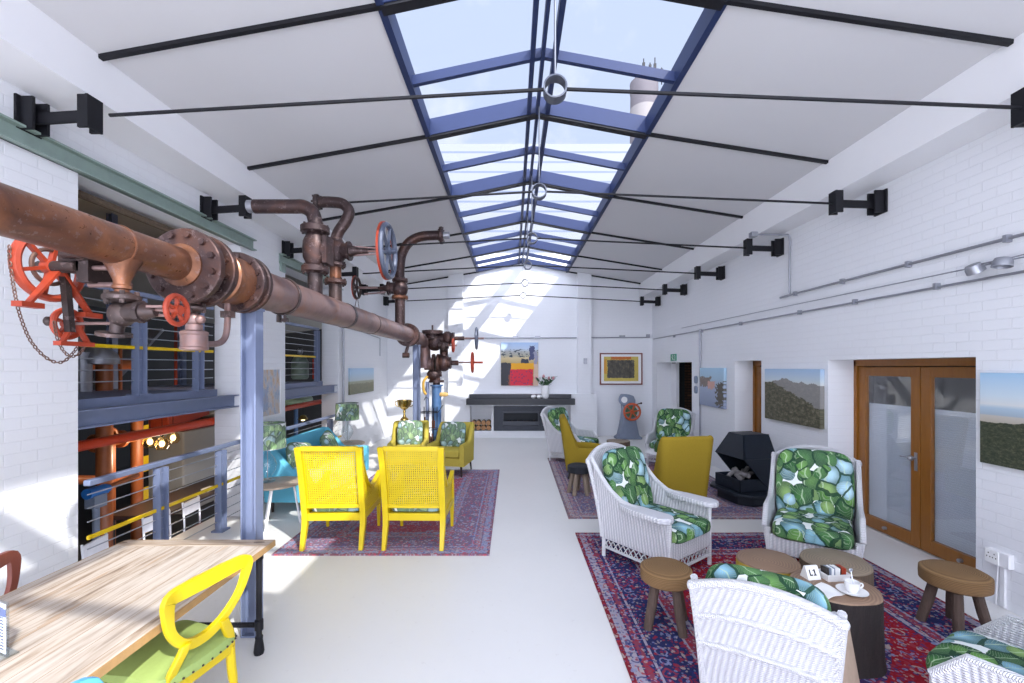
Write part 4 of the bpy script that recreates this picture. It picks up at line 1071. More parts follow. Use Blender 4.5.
def dining_chair(lb, x, y, rz, paint, cloth, dz=0):
    t = thing('balloon_back_chair', lb, 'chair', (x, y, dz), rz, 'balloon back dining chairs')
    # seat frame and pad (front = -y)
    out = [(-.235,-.22),(-.1,-.24),(.1,-.24),(.235,-.22),(.225,-.02),(.195,.19),(-.195,.19),(-.225,-.02)]
    f = MB(); f.prism(out, .07, trm((0,0,.385))); f.build('seat_frame', paint, t, bevel=.012)
    rings = []
    ctr = Vector((0,-.02))
    for k, z in ((1.0,.452),(1.01,.472),(.97,.497),(.8,.517),(.4,.527),(.05,.529)):
        rings.append([(p[0]*k, -.02+(p[1]+.02)*k, z) for p in spline([(a,b_,0) for a,b_ in out], 5, True)])
    MB().loft(rings).build('seat_pad', cloth, t)
    st_ = MB(); sp_ = spline([(a,b_,0) for a,b_ in out], 9, True)
    for p in sp_[::1]:
        st_.sell((p[0]*1.012, -.02+(p[1]+.02)*1.012, .462), (.0065,.0065,.0065), 1, 1, 6, 4)
    st_.build('stud_row', M['iron'], t)
    for s in (-1, 1):
        MB().tube(spline([(s*.205,-.20,.40),(s*.222,-.225,.25),(s*.205,-.21,.10),(s*.225,-.235,0)], 5), [.027]*6+[.021]*5+[.016]*5, 10).build('front_leg', paint, t)
        MB().tube(spline([(s*.185,.17,.42),(s*.188,.185,.25),(s*.20,.24,0)], 6), [.024]*7+[.018]*6, 10).build('back_leg', paint, t)
        MB().loft([[Vector((p[0]+s*0-wd_/2, p[1]-.013, p[2])), Vector((p[0]+wd_/2, p[1]-.013, p[2])), Vector((p[0]+wd_/2, p[1]+.013, p[2])), Vector((p[0]-wd_/2, p[1]+.013, p[2]))] for p, wd_ in zip(spline([(s*.185,.17,.41),(s*.165,.185,.50),(s*.125,.20,.58),(s*.11,.205,.62)], 4), [.05]*5+[.055]*4+[.05]*4)]).build('back_post', paint, t, bevel=.006)
    # balloon loop, flat section: broad crest with rounded shoulders, narrowing downwards
    ctrl = [(0,.895),(.12,.900),(.222,.897),(.222,.81),(.190,.715),(.128,.635),(.065,.592),(0,.580),(-.065,.592),(-.128,.635),(-.190,.715),(-.222,.81),(-.222,.897),(-.12,.900)]
    wds = [.040,.038,.032,.024,.020,.022,.026,.026,.026,.022,.020,.024,.032,.038]
    lp = spline([(a,0,b_) for a, b_ in ctrl], 5, True); ws = [v.x for v in spline([(w,0,0) for w in wds], 5, True)]
    k = len(lp); rings = []
    for i, p in enumerate(lp):
        tn = (lp[(i+1) % k]-lp[i-1]).normalized(); d = Vector((-tn.z, 0, tn.x))
        q_ = Vector((p.x, .20+.13*(p.z-.56)-.05*(1-(p.x/.23)**2)*.5, p.z))
        rings.append([q_-d*ws[i]+Vector((0,-.014,0)), q_+d*ws[i]+Vector((0,-.014,0)), q_+d*ws[i]+Vector((0,.014,0)), q_-d*ws[i]+Vector((0,.014,0))])
    MB().loft(rings, loop=True).build('back_loop', paint, t, bevel=.006)
    return t
dining_chair('yellow balloon back chair with lime green studded seat at the plank table', -1.80, 2.345, R(257), M['yellow'], M['green_cloth'])
dining_chair('red brown balloon back chair on the wall side of the plank table', -2.67, 2.34, R(90), M['mahogany'], M['black_fab'])
dining_chair('light blue balloon back chair at the bottom edge of the photo, only its crest showing', -1.74, 1.35, R(257), plain('light_blue_paint', (.10,.38,.68), .4), M['green_cloth'])
t = thing('menu_holder', 'clear stand with a printed menu at the left end of the plank table', 'menu holder', (-2.22, 1.90, .76), R(-20))
MB().box((0,.0,.004), (.16,.07,.008)).box((0,.0,.12), (.16,.008,.23)).build('stand', M['clear'], t)
q = NT('menu_print', (.8,.8,.8), .7); x = q.sep(q.obj())
ln = q.ma('GREATER_THAN', q.ma('FRACT', q.ma('MULTIPLY', x[2], 75.0)), .55); ww = q.ma('GREATER_THAN', q.noise(q.comb(q.ma('MULTIPLY', x[0], 90.0), q.ma('MULTIPLY', q.ma('FLOOR', q.ma('MULTIPLY', x[2], 75.0)), 3.0)), 1.0, 1), .42)
inn = q.ma('MULTIPLY', q.ma('LESS_THAN', q.ma('ABSOLUTE', x[0]), .062), q.ma('LESS_THAN', q.ma('ABSOLUTE', q.ma('SUBTRACT', x[2], .12)), .095))
c = q.mix(q.ma('MULTIPLY', q.ma('MULTIPLY', ln, ww), inn), (.62,.70,.86), (.05,.06,.16))
c = q.mix(q.ma('MULTIPLY', q.ma('GREATER_THAN', x[2], .175), q.ma('LESS_THAN', x[2], .21)), c, (.12,.16,.32))
q.col(c)
MB().box((0,-.0055,.125), (.148,.002,.21)).build('menu_card', q.m, t, smooth=0)
# ================================================================== THE STEAM PIPE
PX, PZ = -1.95, 2.6
L0 = Vector((PX, 3.28, 2.45))
pipe = thing('steam_pipe', 'long brown steam pipe with flanges and valves hung along the left wall', 'pipe', L0)
def part(mb, name, mat, par=None, **k):
    o = mb.build(name, mat, par or pipe, **k)
    if par is None: o.location = -L0       # meshes below are written in room coordinates
    return o
def bolts(mb, c, axis, rb, n, r, h, both=True, a0=.2):
    Mx = axm(c, axis)
    for i in range(n):
        a = a0+2*PI*i/n
        p = Mx @ Vector((rb*math.cos(a), rb*math.sin(a), -h)); q_ = Mx @ Vector((rb*math.cos(a), rb*math.sin(a), h))
        mb.cyl(p, q_, r, n=6)
    return mb
def flange(c, axis, R_, t, nb, mat, name='flange', rb=None, br=.012):
    m = MB(); ax = Vector(axis).normalized(); c = Vector(c)
    m.lathe([(R_*.55,-t/2-.012),(R_-.006,-t/2),(R_,-t/2+.006),(R_,t/2-.006),(R_-.006,t/2),(R_*.55,t/2+.012)], 36, axm(c, axis))
    bolts(m, c, axis, rb or R_*.84, nb, br, t/2+br*1.3)
    return part(m, name, mat)
def wheel_mb(c, axis, R_, r, spokes, hub=.16, flat=1.0, dish=0.0):
    m = MB(); Mx = axm(c, axis); n = 40
    rings = []
    for i in range(n):
        a = 2*PI*i/n; d = Vector((math.cos(a), math.sin(a), 0)); ring = []
        for j in range(8):
            b_ = 2*PI*j/8; ring.append(Mx @ (d*(R_-r+r*math.cos(b_))+Vector((0,0,r*flat*math.sin(b_)))))
        rings.append(ring)
    m.loft(rings, loop=True)
    for i in range(spokes):
        a = 2*PI*i/spokes+.3; d = Vector((math.cos(a), math.sin(a), 0))
        m.bar(Mx @ (d*R_*.1+Vector((0,0,dish))), Mx @ (d*(R_-r)), r*.9, r*1.3, up=(Mx.to_3x3() @ Vector((0,0,1))))
    m.lathe([(R_*hub*.6,-.03*R_/.3-.01+dish),(R_*hub,-.02+dish),(R_*hub,.02+dish),(R_*hub*.6,.03*R_/.3+.01+dish)], 20, Mx)
    return m

# straight run
part(MB().cyl((PX,.4,PZ), (PX,2.62,PZ), .098, n=40).torus(axm((PX,2.17,PZ),(0,1,0)), .098, .006, 40, 6), 'pipe_run', M['copper'])
part(MB().lathe([(.098,0),(.125,.03),(.125,.06)], 36, axm((PX,2.55,PZ),(0,1,0))), 'weld_collar', M['copper'])
for y in (2.63, 2.76):
    flange((PX,y,PZ), (0,1,0), .225, .05, 12, M['rust'], rb=.185, br=.02)
part(bolts(MB(), (PX,2.695,PZ), (0,1,0), .185, 12, .009, .06), 'flange_bolts', M['iron'])
part(MB().lathe([(.17,0),(.17,.10),(.182,.11),(.182,.13),(.168,.14),(.165,.34)], 40, axm((PX,2.77,PZ),(0,1,0))), 'drum', M['copper'])
for y in (3.11, 3.19): flange((PX,y,PZ), (0,1,0), .21, .045, 12, M['rust'], rb=.178, br=.014)
part(MB().lathe([(.165,0),(.165,.03),(.15,.06),(.148,.5)], 40, axm((PX,3.2,PZ),(0,1,0))), 'reducer', M['rust_pale'])
part(MB().torus(axm((PX,3.74,PZ),(0,1,0)), .152, .010, 44, 8).cyl((PX+.02,3.74,PZ-.15),(PX+.02,3.74,PZ-.22),.012,n=8).box((PX+.02,3.74,PZ-.2),(.05,.03,.03)).box((PX-.03,3.74,PZ-.19),(.02,.05,.06)), 'pipe_clamp', M['iron'])
part(MB().cyl((PX,3.69,PZ), (PX,8.2,PZ), .142, n=40), 'pipe_run', M['rust_pale'])
part(MB().cyl((PX,5.1,PZ), (PX,5.16,PZ), .146, n=40).cyl((PX,6.05,PZ),(PX,6.08,PZ),.146,n=40), 'pipe_band', M['iron'])
for y in (8.2, 8.29): flange((PX,y,PZ), (0,1,0), .215, .05, 10, M['rust'], rb=.18, br=.015)
part(MB().tube(spline([(PX,8.29,PZ),(PX,8.9,PZ),(PX,9.35,PZ-.01),(PX,9.6,PZ-.08),(PX+.02,9.68,PZ-.25),(PX+.03,9.68,2.05)], 7), .135, 24), 'end_elbow', M['rust_pale'])
part(MB().cyl((PX,8.25,PZ-.2), (PX-.05,8.25,PZ-.38), .03, n=10).cyl((PX-.1,8.25,PZ-.38),(PX+.02,8.25,PZ-.38),.05,n=12), 'drain_stub', M['rust'])

# riser A : elbow towards the left wall
y = 4.36
part(MB().cyl((PX,y,PZ+.1), (PX,y,2.96), .07, n=28), 'riser', M['iron'])
flange((PX,y,2.965), (0,0,1), .128, .06, 8, M['rust'])
v = part(MB().lathe([(.075,2.99),(.085,3.02),(.112,3.08),(.118,3.16),(.112,3.24),(.085,3.30),(.075,3.34)], 32, trm((PX,y,0))).box((PX+.125,y,3.15), (.045,.17,.27)).cyl((PX+.08,y,3.15),(PX+.13,y,3.15),.09,n=24), 'valve', M['rust'])
flange((PX,y,3.36), (0,0,1), .135, .065, 8, M['rust'])
part(MB().tube(spline([(PX,y,3.37),(PX,y,3.44),(PX-.03,y,3.53),(PX-.11,y,3.585),(PX-.22,y,3.59),(PX-.60,y,3.59)], 7), .068, 24), 'elbow', M['rust'])
part(MB().cyl((PX-.58,y,3.59), (PX-.66,y,3.59), .062, n=24), 'pipe_end', M['steel'])
# riser B : gate valve with large wheel
y = 4.86
part(MB().cyl((PX,y,PZ+.1), (PX,y,2.93), .068, n=28), 'riser', M['iron'])
flange((PX,y,2.94), (0,0,1), .118, .045, 8, M['rust'])
part(MB().cyl((PX,y,2.95), (PX,y,3.12), .062, n=24), 'spool', M['copper'])
flange((PX,y,3.13), (0,0,1), .11, .04, 8, M['rust'])
v = part(MB().lathe([(.065,3.14),(.10,3.2),(.115,3.28),(.10,3.36),(.07,3.42)], 28, trm((PX,y,0))).cyl((PX+.05,y,3.28),(PX+.14,y,3.28),.085,n=24).cyl((PX+.14,y,3.28),(PX+.165,y,3.28),.105,n=24).lathe([(.07,0),(.035,.10),(.028,.2)], 20, axm((PX+.16,y,3.28),(1,0,0))), 'valve', M['rust'])
sm = MB(); sm.cyl((PX+.3,y,3.28), (PX+.62,y,3.28), .014, n=10)
for a in (-1, 1): sm.bar((PX+.2,y,3.28+a*.05), (PX+.5,y,3.28+a*.028), .02, .016)
sm.cyl((PX+.48,y,3.28),(PX+.54,y,3.28),.035,n=14)
part(sm, 'stem', M['rust_pale'], v)
part(wheel_mb((PX+.58,y,3.28), (1,0,0), .31, .024, 6, .17, 1.3), 'handwheel', M['wheel_grey'], v)
part(MB().loft([[(PX+.565+dx, y+rr*math.cos(2*PI*i/44), 3.28+rr*math.sin(2*PI*i/44)) for dx, rr in ((-.026,.296),(-.026,.314),(-.002,.315),(-.002,.296))] for i in range(44)], loop=True), 'wheel_rim', M['red'], v)
part(MB().cyl((PX+.57,y,3.28),(PX+.68,y,3.28),.028,n=14), 'spindle_nut', M['wheel_grey'], v)
part(MB().tube(spline([(PX,y,3.40),(PX+.04,y,3.5),(PX+.12,y,3.62),(PX+.15,y,3.72),(PX+.08,y,3.80),(PX-.05,y,3.82),(PX-.20,y,3.82)], 7), .06, 24), 'elbow', M['rust'])
flange((PX-.2,y,3.82), (1,0,0), .085, .04, 6, M['iron'])
# riser C : tall swan neck
y = 7.66
part(MB().cyl((PX,y,PZ+.1), (PX,y,3.20), .085, n=28), 'riser', M['rust'])
flange((PX,y,3.21), (0,0,1), .14, .05, 8, M['copper'])
v = part(MB().lathe([(.09,3.23),(.125,3.29),(.14,3.36),(.125,3.43),(.09,3.48)], 28, trm((PX,y,0))).cyl((PX-.08,y,3.37),(PX-.18,y,3.37),.10,n=20).cyl((PX-.18,y,3.37),(PX-.21,y,3.37),.12,n=20).lathe([(.08,0),(.04,.09),(.03,.18)], 16, axm((PX-.2,y,3.37),(-1,0,0))), 'valve', M['rust'])
part(MB().cyl((PX-.35,y,3.38), (PX-.80,y,3.38), .022, n=10).bar((PX-.25,y,3.30),(PX-.62,y,3.27),.03,.03), 'stem', M['rust_pale'], v)
part(wheel_mb((PX-.75,y,3.38), (1,0,0), .20, .02, 5, .18, 1.2), 'handwheel', M['iron'], v)
part(MB().torus(axm((PX-.77,y,3.38),(1,0,0)), .2, .008, 36, 6), 'wheel_rim', M['red'], v)
flange((PX,y,3.51), (0,0,1), .135, .05, 8, M['rust'])
part(MB().tube(spline([(PX,y,3.52),(PX,y,3.75),(PX+.04,y,3.98),(PX+.16,y,4.17),(PX+.36,y,4.27),(PX+.60,y,4.29),(PX+.76,y,4.29)], 7), .082, 24), 'swan_neck', M['rust'])
flange((PX+.72,y,4.29), (1,0,0), .15, .05, 8, M['rust'])
part(MB().cyl((PX+.72,y,4.29), (PX+.86,y,4.29), .06, n=20), 'pipe_end', M['steel'])

# drop valve with small red wheel, under the near pipe
y = 2.2
part(MB().lathe([(.085,2.535),(.06,2.49),(.036,2.43),(.034,2.41),(.04,2.405),(.04,2.39),(.03,2.385),(.03,2.35)], 24, trm((PX,y,0))), 'funnel', M['copper'])
flange((PX,y,2.345), (0,0,1), .078, .03, 6, M['iron'])
v = part(MB().sell((PX,y,2.265), (.06,.055,.065), 1, 1, 24, 14).cyl((PX,y,2.265),(PX+.09,y,2.275),.048,n=20).cyl((PX+.085,y,2.275),(PX+.11,y,2.275),.056,n=8).lathe([(.045,0),(.03,.05),(.022,.07)], 16, axm((PX+.10,y,2.275),(1,0,0))).cyl((PX-.02,y,2.22),(PX-.03,y,2.16),.03,n=14).lathe([(.02,0),(.072,.004),(.072,.022),(.02,.026)], 20, axm((PX-.04,y,2.15),(.15,-.1,1))), 'valve', M['iron'])
part(MB().cyl((PX+.15,y,2.285), (PX+.285,y,2.285), .009, n=8).bar((PX+.14,y-.02,2.30),(PX+.22,y-.02,2.30),.012,.012).bar((PX+.14,y+.02,2.26),(PX+.22,y+.02,2.26),.012,.012), 'stem', M['rust_pale'], v)
part(wheel_mb((PX+.275,y,2.285), (1,0,0), .084, .013, 5, .28, 1.0), 'handwheel', M['red'], v)
# drip pot under the drum
y = 2.70
flange((PX+.0,y,2.36), (0,0,1), .062, .025, 4, M['iron'])
v = part(MB().cyl((PX,y,2.42), (PX,y,2.34), .032, n=16).sell((PX,y,2.29), (.042,.042,.045), 1, 1, 20, 12).cyl((PX,y,2.26),(PX,y,2.21),.045,n=18).lathe([(.055,2.225),(.074,2.215),(.076,2.20),(.072,2.195),(.072,2.125),(.076,2.12),(.074,2.105),(.05,2.10)], 28, trm((PX,y,0))).sell((PX+.045,y-.01,2.29),(.028,.028,.028),1,1,14,10), 'drip_pot', M['rust_pale'])
part(MB().tube(spline([(PX,y+.05,2.15),(PX,y+.18,2.15),(PX,y+.27,2.18),(PX,y+.31,2.26),(PX,y+.32,2.45)], 6), .02, 14), 'drain_elbow', M['rust_pale'], v)
part(MB().cyl((PX,y+.32,2.34), (PX,y+.32,2.38), .05, n=6), 'union_nut', M['iron'], v)

# chain wheels on the wall side of the near pipe
WX, WY, WZ = -2.31, 2.2, 2.50
v = part(MB().box((WX+.10,WY+.04,WZ+.04), (.10,.10,.12)).box((WX+.17,WY+.06,WZ), (.06,.14,.15)).cyl((WX-.05,WY,WZ),(WX+.14,WY,WZ),.03,n=16).cyl((WX+.1,WY-.03,WZ+.06),(WX+.2,WY-.03,WZ+.06),.025,n=12).bar((WX+.04,WY+.03,WZ),(WX+.04,WY+.06,WZ-.32),.03,.03).sell((WX-.02,WY+.01,WZ-.27),(.02,.02,.025),1,1,12,8).bar((WX+.15,WY,WZ+.05),(PX-.04,WY,PZ-.02),.05,.05), 'chain_drive', M['iron'])
part(MB().cyl((WX+.15,WY+.02,WZ), (PX-.02,WY+.02,WZ), .013, n=10).cyl((WX+.15,WY+.05,WZ-.08), (PX+.0,WY+.05,WZ-.08), .014, n=10).cyl((WX,WY+.085,WZ-.275),(PX-.03,WY+.06,WZ-.275),.008,n=8), 'drive_rod', M['rust_pale'], v)
part(wheel_mb((WX,WY,WZ), (1,0,0), .175, .019, 6, .2, 1.4), 'chain_wheel', M['red'], v)
part(MB().torus(axm((WX,WY,WZ),(1,0,0)), .085, .010, 32, 8), 'inner_ring', M['chain'], v)
g = MB()
for dy, dz in ((-.135,-.20), (.165,-.215)):
    g.bar((WX+.04,WY,WZ-.01), (WX+.04,WY+dy,WZ+dz), .012, .05, up=(1,0,0), h1=.03)
    g.box((WX+.04,WY+dy,WZ+dz-.008), (.05,.10,.025))
part(g, 'guide_frame', M['red'], v)
part(wheel_mb((WX,WY+.085,WZ-.275), (1,0,0), .085, .014, 5, .24, 1.2), 'chain_wheel', M['red'], v)
g = MB()
for dy in (-.06, .075): g.bar((WX+.035,WY+.085,WZ-.26), (WX+.035,WY+.085+dy,WZ-.375), .012, .026, up=(1,0,0))
g.box((WX+.035,WY+.09,WZ-.38), (.04,.18,.022))
part(g, 'guide_frame', M['red'], v)
def chain(lb, pts, n=14):
    m = MB(); P = spline(pts, n); d = 0; links = []; prev = P[0]; last = P[0]; step = .0165
    for p in P[1:]:
        seg = (p-prev).length; d += seg
        if d >= step: links.append(((last+p)/2, (p-last).normalized())); last = p; d = 0
        prev = p
    for i, (c, ax) in enumerate(links):
        Mx = axm(c, ax) @ Matrix.Rotation(PI/2*(i % 2), 4, 'Z')
        lp = [Mx @ Vector((.0065*math.cos(a), 0, .0105*math.sin(a))) for a in [2*PI*k/10 for k in range(10)]]
        m.tube(lp, .0028, 5, closed=True)
    o = m.build('chain', M['chain']); return tag(o, lb, 'chain')
chain('rusty chain looping from the big red wheel down to the small red wheel', [(WX,WY-.178,WZ+.06),(WX,WY-.175,WZ-.02),(WX,WY-.155,WZ-.16),(WX,WY-.13,WZ-.27),(WX,WY-.085,WZ-.38),(WX,WY-.01,WZ-.46),(WX,WY+.06,WZ-.475),(WX,WY+.12,WZ-.42),(WX,WY+.165,WZ-.34),(WX,WY+.172,WZ-.27)], 24)
chain('short rusty chain slung under the small red wheel', [(WX+.02,WY+.0,WZ-.27),(WX+.02,WY+.02,WZ-.37),(WX+.02,WY+.07,WZ-.44),(WX+.02,WY+.13,WZ-.43),(WX+.02,WY+.17,WZ-.36)], 24)
chain('thin chain hanging from the small handwheel by the swan neck pipe', [(PX-.75,7.64,3.19),(PX-.76,7.6,3.05),(PX-.77,7.55,2.93),(PX-.75,7.66,2.9),(PX-.74,7.74,3.0),(PX-.75,7.70,3.19)], 16)

# far manifold
y = 9.68
part(MB().cyl((-1.75,y,2.72), (-1.75,y,2.80), .23, n=32).cyl((-1.75,y,2.62),(-1.75,y,2.72),.16,n=24).cyl((-1.75,y,2.80),(-1.75,y,2.92),.02,n=8), 'manifold_cap', M['rust'])
v = part(MB().sell((-1.70,y,2.52), (.17,.17,.17), 1, 1, 24, 14).cyl((-1.7,y,2.62),(-1.4,y,2.62),.10,n=20).sell((-1.42,y,2.63),(.13,.13,.16),1,1,20,12).cyl((-1.32,y,2.63),(-1.27,y,2.63),.13,n=20).cyl((-1.27,y,2.63),(-1.05,y,2.63),.045,n=14), 'valve', M['rust'])
part(MB().cyl((-1.1,y,2.63), (-.62,y,2.63), .022, n=10), 'stem', M['rust_pale'], v)
part(wheel_mb((-.78,y,2.63), (1,0,0), .25, .024, 6, .15, 1.0), 'handwheel', M['wheel_grey'], v)
v = part(MB().cyl((-1.6,y-.1,2.47),(-1.38,y-.1,2.47),.075,n=18).sell((-1.5,y-.1,2.44),(.09,.09,.12),1,1,16,10), 'valve', M['iron'])
part(MB().cyl((-1.38,y-.1,2.47), (-1.2,y-.1,2.47), .02, n=10), 'stem', M['rust_pale'], v)
part(wheel_mb((-1.28,y-.1,2.47), (1,0,0), .155, .022, 5, .2, 1.0), 'handwheel', M['red'], v)
part(MB().cyl((PX+.03,y,2.06), (PX+.25,y,2.06), .13, n=24).cyl((PX+.02,y,2.2),(PX+.04,y,1.98),.15,n=20), 'end_tee', M['rust_pale'])
for x_ in (-1.72, -1.62): flange((x_,y,2.08), (1,0,0), .21, .05, 8, M['rust'])
v = part(MB().sell((-1.5,y,2.09), (.15,.15,.19), 1, 1, 24, 14).cyl((-1.4,y,2.09),(-1.34,y,2.09),.13,n=20).cyl((-1.34,y,2.09),(-1.18,y,2.09),.055,n=14).cyl((-1.5,y,2.2),(-1.5,y,2.45),.09,n=18), 'valve', M['rust'])
part(MB().cyl((-1.2,y,2.1), (-.66,y,2.1), .02, n=10), 'stem', M['rust_pale'], v)
part(wheel_mb((-.87,y,2.1), (1,0,0), .235, .024, 4, .16, 1.0).cyl((-.87,y,2.1),(-.64,y,2.1),.024,n=10), 'handwheel', M['red'], v)
part(MB().sell((-1.72,y,1.83), (.15,.14,.14), 1, 1, 20, 12).cyl((-1.85,y-.02,1.80),(-1.55,y-.02,1.86),.07,n=16).cyl((-1.66,y,1.6),(-1.66,y,1.95),.08,n=18).lathe([(.17,1.66),(.17,1.71)], 24, trm((-1.66,y,0))), 'bottom_valve', M['rust'])
part(MB().tube(spline([(-1.84,y-.1,1.80),(-1.92,y-.12,1.68),(-1.92,y-.12,1.50),(-1.87,y-.12,1.40)], 5), .028, 10), 'yellow_lever', plain('ochre_paint', (.62,.36,.05)))
part(MB().sell((-1.50,y-.05,1.40), (.11,.03,.05), .8, .8, 16, 8, None).cyl((-1.6,y-.03,1.38),(-1.5,y-.05,1.40),.015,n=8), 'yellow_tag', plain('ochre_tag', (.60,.38,.12)))

# posts that carry the pipe
def ibeam(lb, x, y, h, w, mat, turn=0):
    t = thing('steel_post', lb, 'post', (x, y, 0), turn)
    m = MB(); m.box((0,-w/2,h/2), (w,.012,h)); m.box((0,w/2,h/2), (w,.012,h)); m.box((0,0,h/2), (.012,w,h))
    m.build('column', mat, t, smooth=0)
    MB().box((0,0,.006), (w*1.06,w*1.1,.012)).build('base_plate', mat, t, smooth=0)
    MB().box((0,0,h), (w*1.15,w*1.3,.02)).build('saddle', mat, t, smooth=0)
    return t
ibeam('blue grey steel post under the pipe beside the plank table', PX, 3.30, PZ-.17, .10, M['blue_steel'], R(90))
ibeam('blue grey steel post under the far end of the pipe, behind the ochre chairs', PX, 9.0, PZ-.158, .12, M['blue_steel'], R(90))
t = thing('manifold_post', 'thick dark blue round post below the cluster of valves', 'post', (-1.66, 9.68, 0))
MB().cyl((0,0,0), (0,0,1.6), .105, n=28).lathe([(.15,0),(.15,.02)], 24).lathe([(.14,1.58),(.14,1.61)], 24).build('column', M['blue_dark'], t)
o = MB().cyl((0,0,0), (0,0,1.68), .04, n=16).build('slim_post', M['blue_steel']); o.location = (-1.86, 9.66, 0); tag(o, 'slim pale blue upright pipe beside the thick dark blue post', 'post')
# ================================================================== FIREPLACE AND BACK WALL
BYF = 12.42
t = thing('mantel_shelf', 'long dark stone mantel shelf over the fireplace', 'shelf', (.24, BYF, .95))
MB().span((-1.51,-.24,0), (1.51,0,.17)).build('shelf', plain('dark_stone', (.025,.027,.034), .4, var=.3), t, bevel=.006)
MB().span((-1.44,-.05,.17), (1.43,0,.285)).build('upstand', plain('dark_stone_light', (.035,.038,.048), .4, var=.3), t, bevel=.004)
t = thing('fireplace_insert', 'dark grey gas fireplace insert between two log niches', 'fireplace', (.25, BYF, .2))
fm = plain('charcoal_steel', (.04,.045,.06), .45, .3)
f = MB()
for lo, hi in (((-.765,-.02,0),(-.52,.06,.70)), ((.52,-.02,0),(.765,.06,.70)), ((-.52,-.02,0),(.52,.06,.14)), ((-.52,-.02,.56),(.52,.06,.70))): f.span(lo, hi)
f.build('surround', fm, t, smooth=0, bevel=.004)
f = MB(); f.span((-.52,.04,.14),(-.50,.32,.56)); f.span((.50,.04,.14),(.52,.32,.56)); f.span((-.52,.30,.14),(.52,.32,.56)); f.span((-.52,.04,.12),(.52,.32,.14)); f.span((-.52,.04,.56),(.52,.32,.58))
f.build('fire_chamber', M['black_cast'], t, smooth=0)
MB().span((-.5,.02,.50),(.5,.03,.55)).span((-.52,.0,.14),(-.49,.03,.56)).span((.49,.0,.14),(.52,.03,.56)).span((-.5,.06,.14),(.5,.10,.26)).build('hood_trim', plain('mid_grey_steel', (.07,.075,.09), .4, .5), t, smooth=0)
rn = random.Random(3)
for i in range(9): MB().cyl((-.36+.09*i, .17, .14), (-.34+.09*i, .16+rn.uniform(-.03,.03), .24+rn.uniform(0,.05)), .03, n=8).build('ceramic_coal', M['iron'], t)
k = 0
WORD = ['bottom row, first from the left', 'bottom row, second from the left', 'bottom row, third from the left', 'bottom row, at the right end', 'second row, first from the left', 'second row, second from the left', 'second row, third from the left', 'second row, at the right end']
for i, (x, z) in enumerate([(-1.10+.145*c, .275) for c in range(4)]+[(-1.09+.14*c, .415) for c in range(4)]):
    t = thing('firewood_log', 'split firewood log in the left niche, '+WORD[i], 'firewood', (x, 12.46, z), 0, 'firewood in the left niche')
    rr = .068; ph = i*.7
    ring = lambda yy, s: [(rr*s*math.cos(2*PI*j/14)*(1+.10*math.sin(3*(2*PI*j/14)+ph)), yy, rr*s*math.sin(2*PI*j/14)*(1+.08*math.sin(2*(2*PI*j/14)+ph))) for j in range(14)]
    MB().loft([ring(.0,1), ring(.30,1)]).build('bark', M['bark_brown'], t)
    MB().loft([ring(-.004,.95), ring(.0,.97)]).build('cut_end', M['log_orange'], t)
for i, (x, z) in enumerate([(1.15,.275), (1.29,.275), (1.44,.275), (1.16,.415), (1.30,.415), (1.2,.55)]):
    t = thing('firewood_log', 'split firewood log in the right niche beside the fire, '+['lower row left', 'lower row middle', 'lower row right', 'second row left', 'second row right', 'on top'][i], 'firewood', (x, 12.46, z), 0, 'firewood in the right niche')
    rr = .066; ph = i*1.3
    ring = lambda yy, s: [(rr*s*math.cos(2*PI*j/14)*(1+.10*math.sin(3*(2*PI*j/14)+ph)), yy, rr*s*math.sin(2*PI*j/14)*(1+.08*math.sin(2*(2*PI*j/14)+ph))) for j in range(14)]
    MB().loft([ring(.0,1), ring(.30,1)]).build('bark', M['bark_brown'], t)
    MB().loft([ring(-.004,.95), ring(.0,.97)]).build('cut_end', M['log_orange'], t)

# vase with proteas, white ornaments
t = thing('vase', 'white vase of proteas on the mantel shelf', 'vase', (.93, 12.30, 1.12))
MB().lathe([(.0,0),(.07,0),(.10,.05),(.115,.16),(.105,.27),(.085,.34),(.095,.37),(.085,.37),(.075,.33),(.09,.2),(.0,.06)], 28).build('body', M['white_china'], t)
lf = plain('protea_leaf', (.05,.13,.05), .5, var=.4); pk = plain('protea_pink', (.62,.30,.32), .6, var=.2)
rn = random.Random(11)
for i in range(11):
    a = i*2.4; lean = .10+.14*rn.random(); top = Vector((math.cos(a)*lean*1.3, math.sin(a)*lean*.6, .44+.18*rn.random()))
    s = MB(); s.tube(spline([(0,0,.25), (top.x*.4, top.y*.4, .42), top], 4), .006, 6)
    for j in range(9):
        f = .35+.6*j/9; p = Vector((0,0,.25)).lerp(top, f); b_ = j*2.4; d = Vector((math.cos(b_), math.sin(b_)*.7, .55)).normalized(); sd = d.cross(Vector((0,0,1))).normalized()
        ln = .13
        s.add([p, p+d*ln*.5+sd*.034, p+d*ln, p+d*ln*.5-sd*.034], [(0,1,2,3)])
    s.build('foliage_stem', lf, t)
    if i % 3 == 0: MB().lathe([(.012,-.02),(.035,.01),(.040,.035),(.022,.075),(.004,.085)], 12, axm(top, top-Vector((0,0,.1)))).build('bloom', pk, t)
for x, lb in ((.60, 'white round ornament on the mantel, left of the pair'), (.76, 'white round ornament on the mantel, right of the pair beside the vase')):
    o = MB().sell((0,0,.055), (.075,.06,.055), .9, .9, 20, 12).sell((.02,-.04,.09), (.03,.02,.02), 1, 1, 10, 6).build('ornament', M['white_china']); o.location = (x, 12.27, 1.12); tag(o, lb, 'ornament')

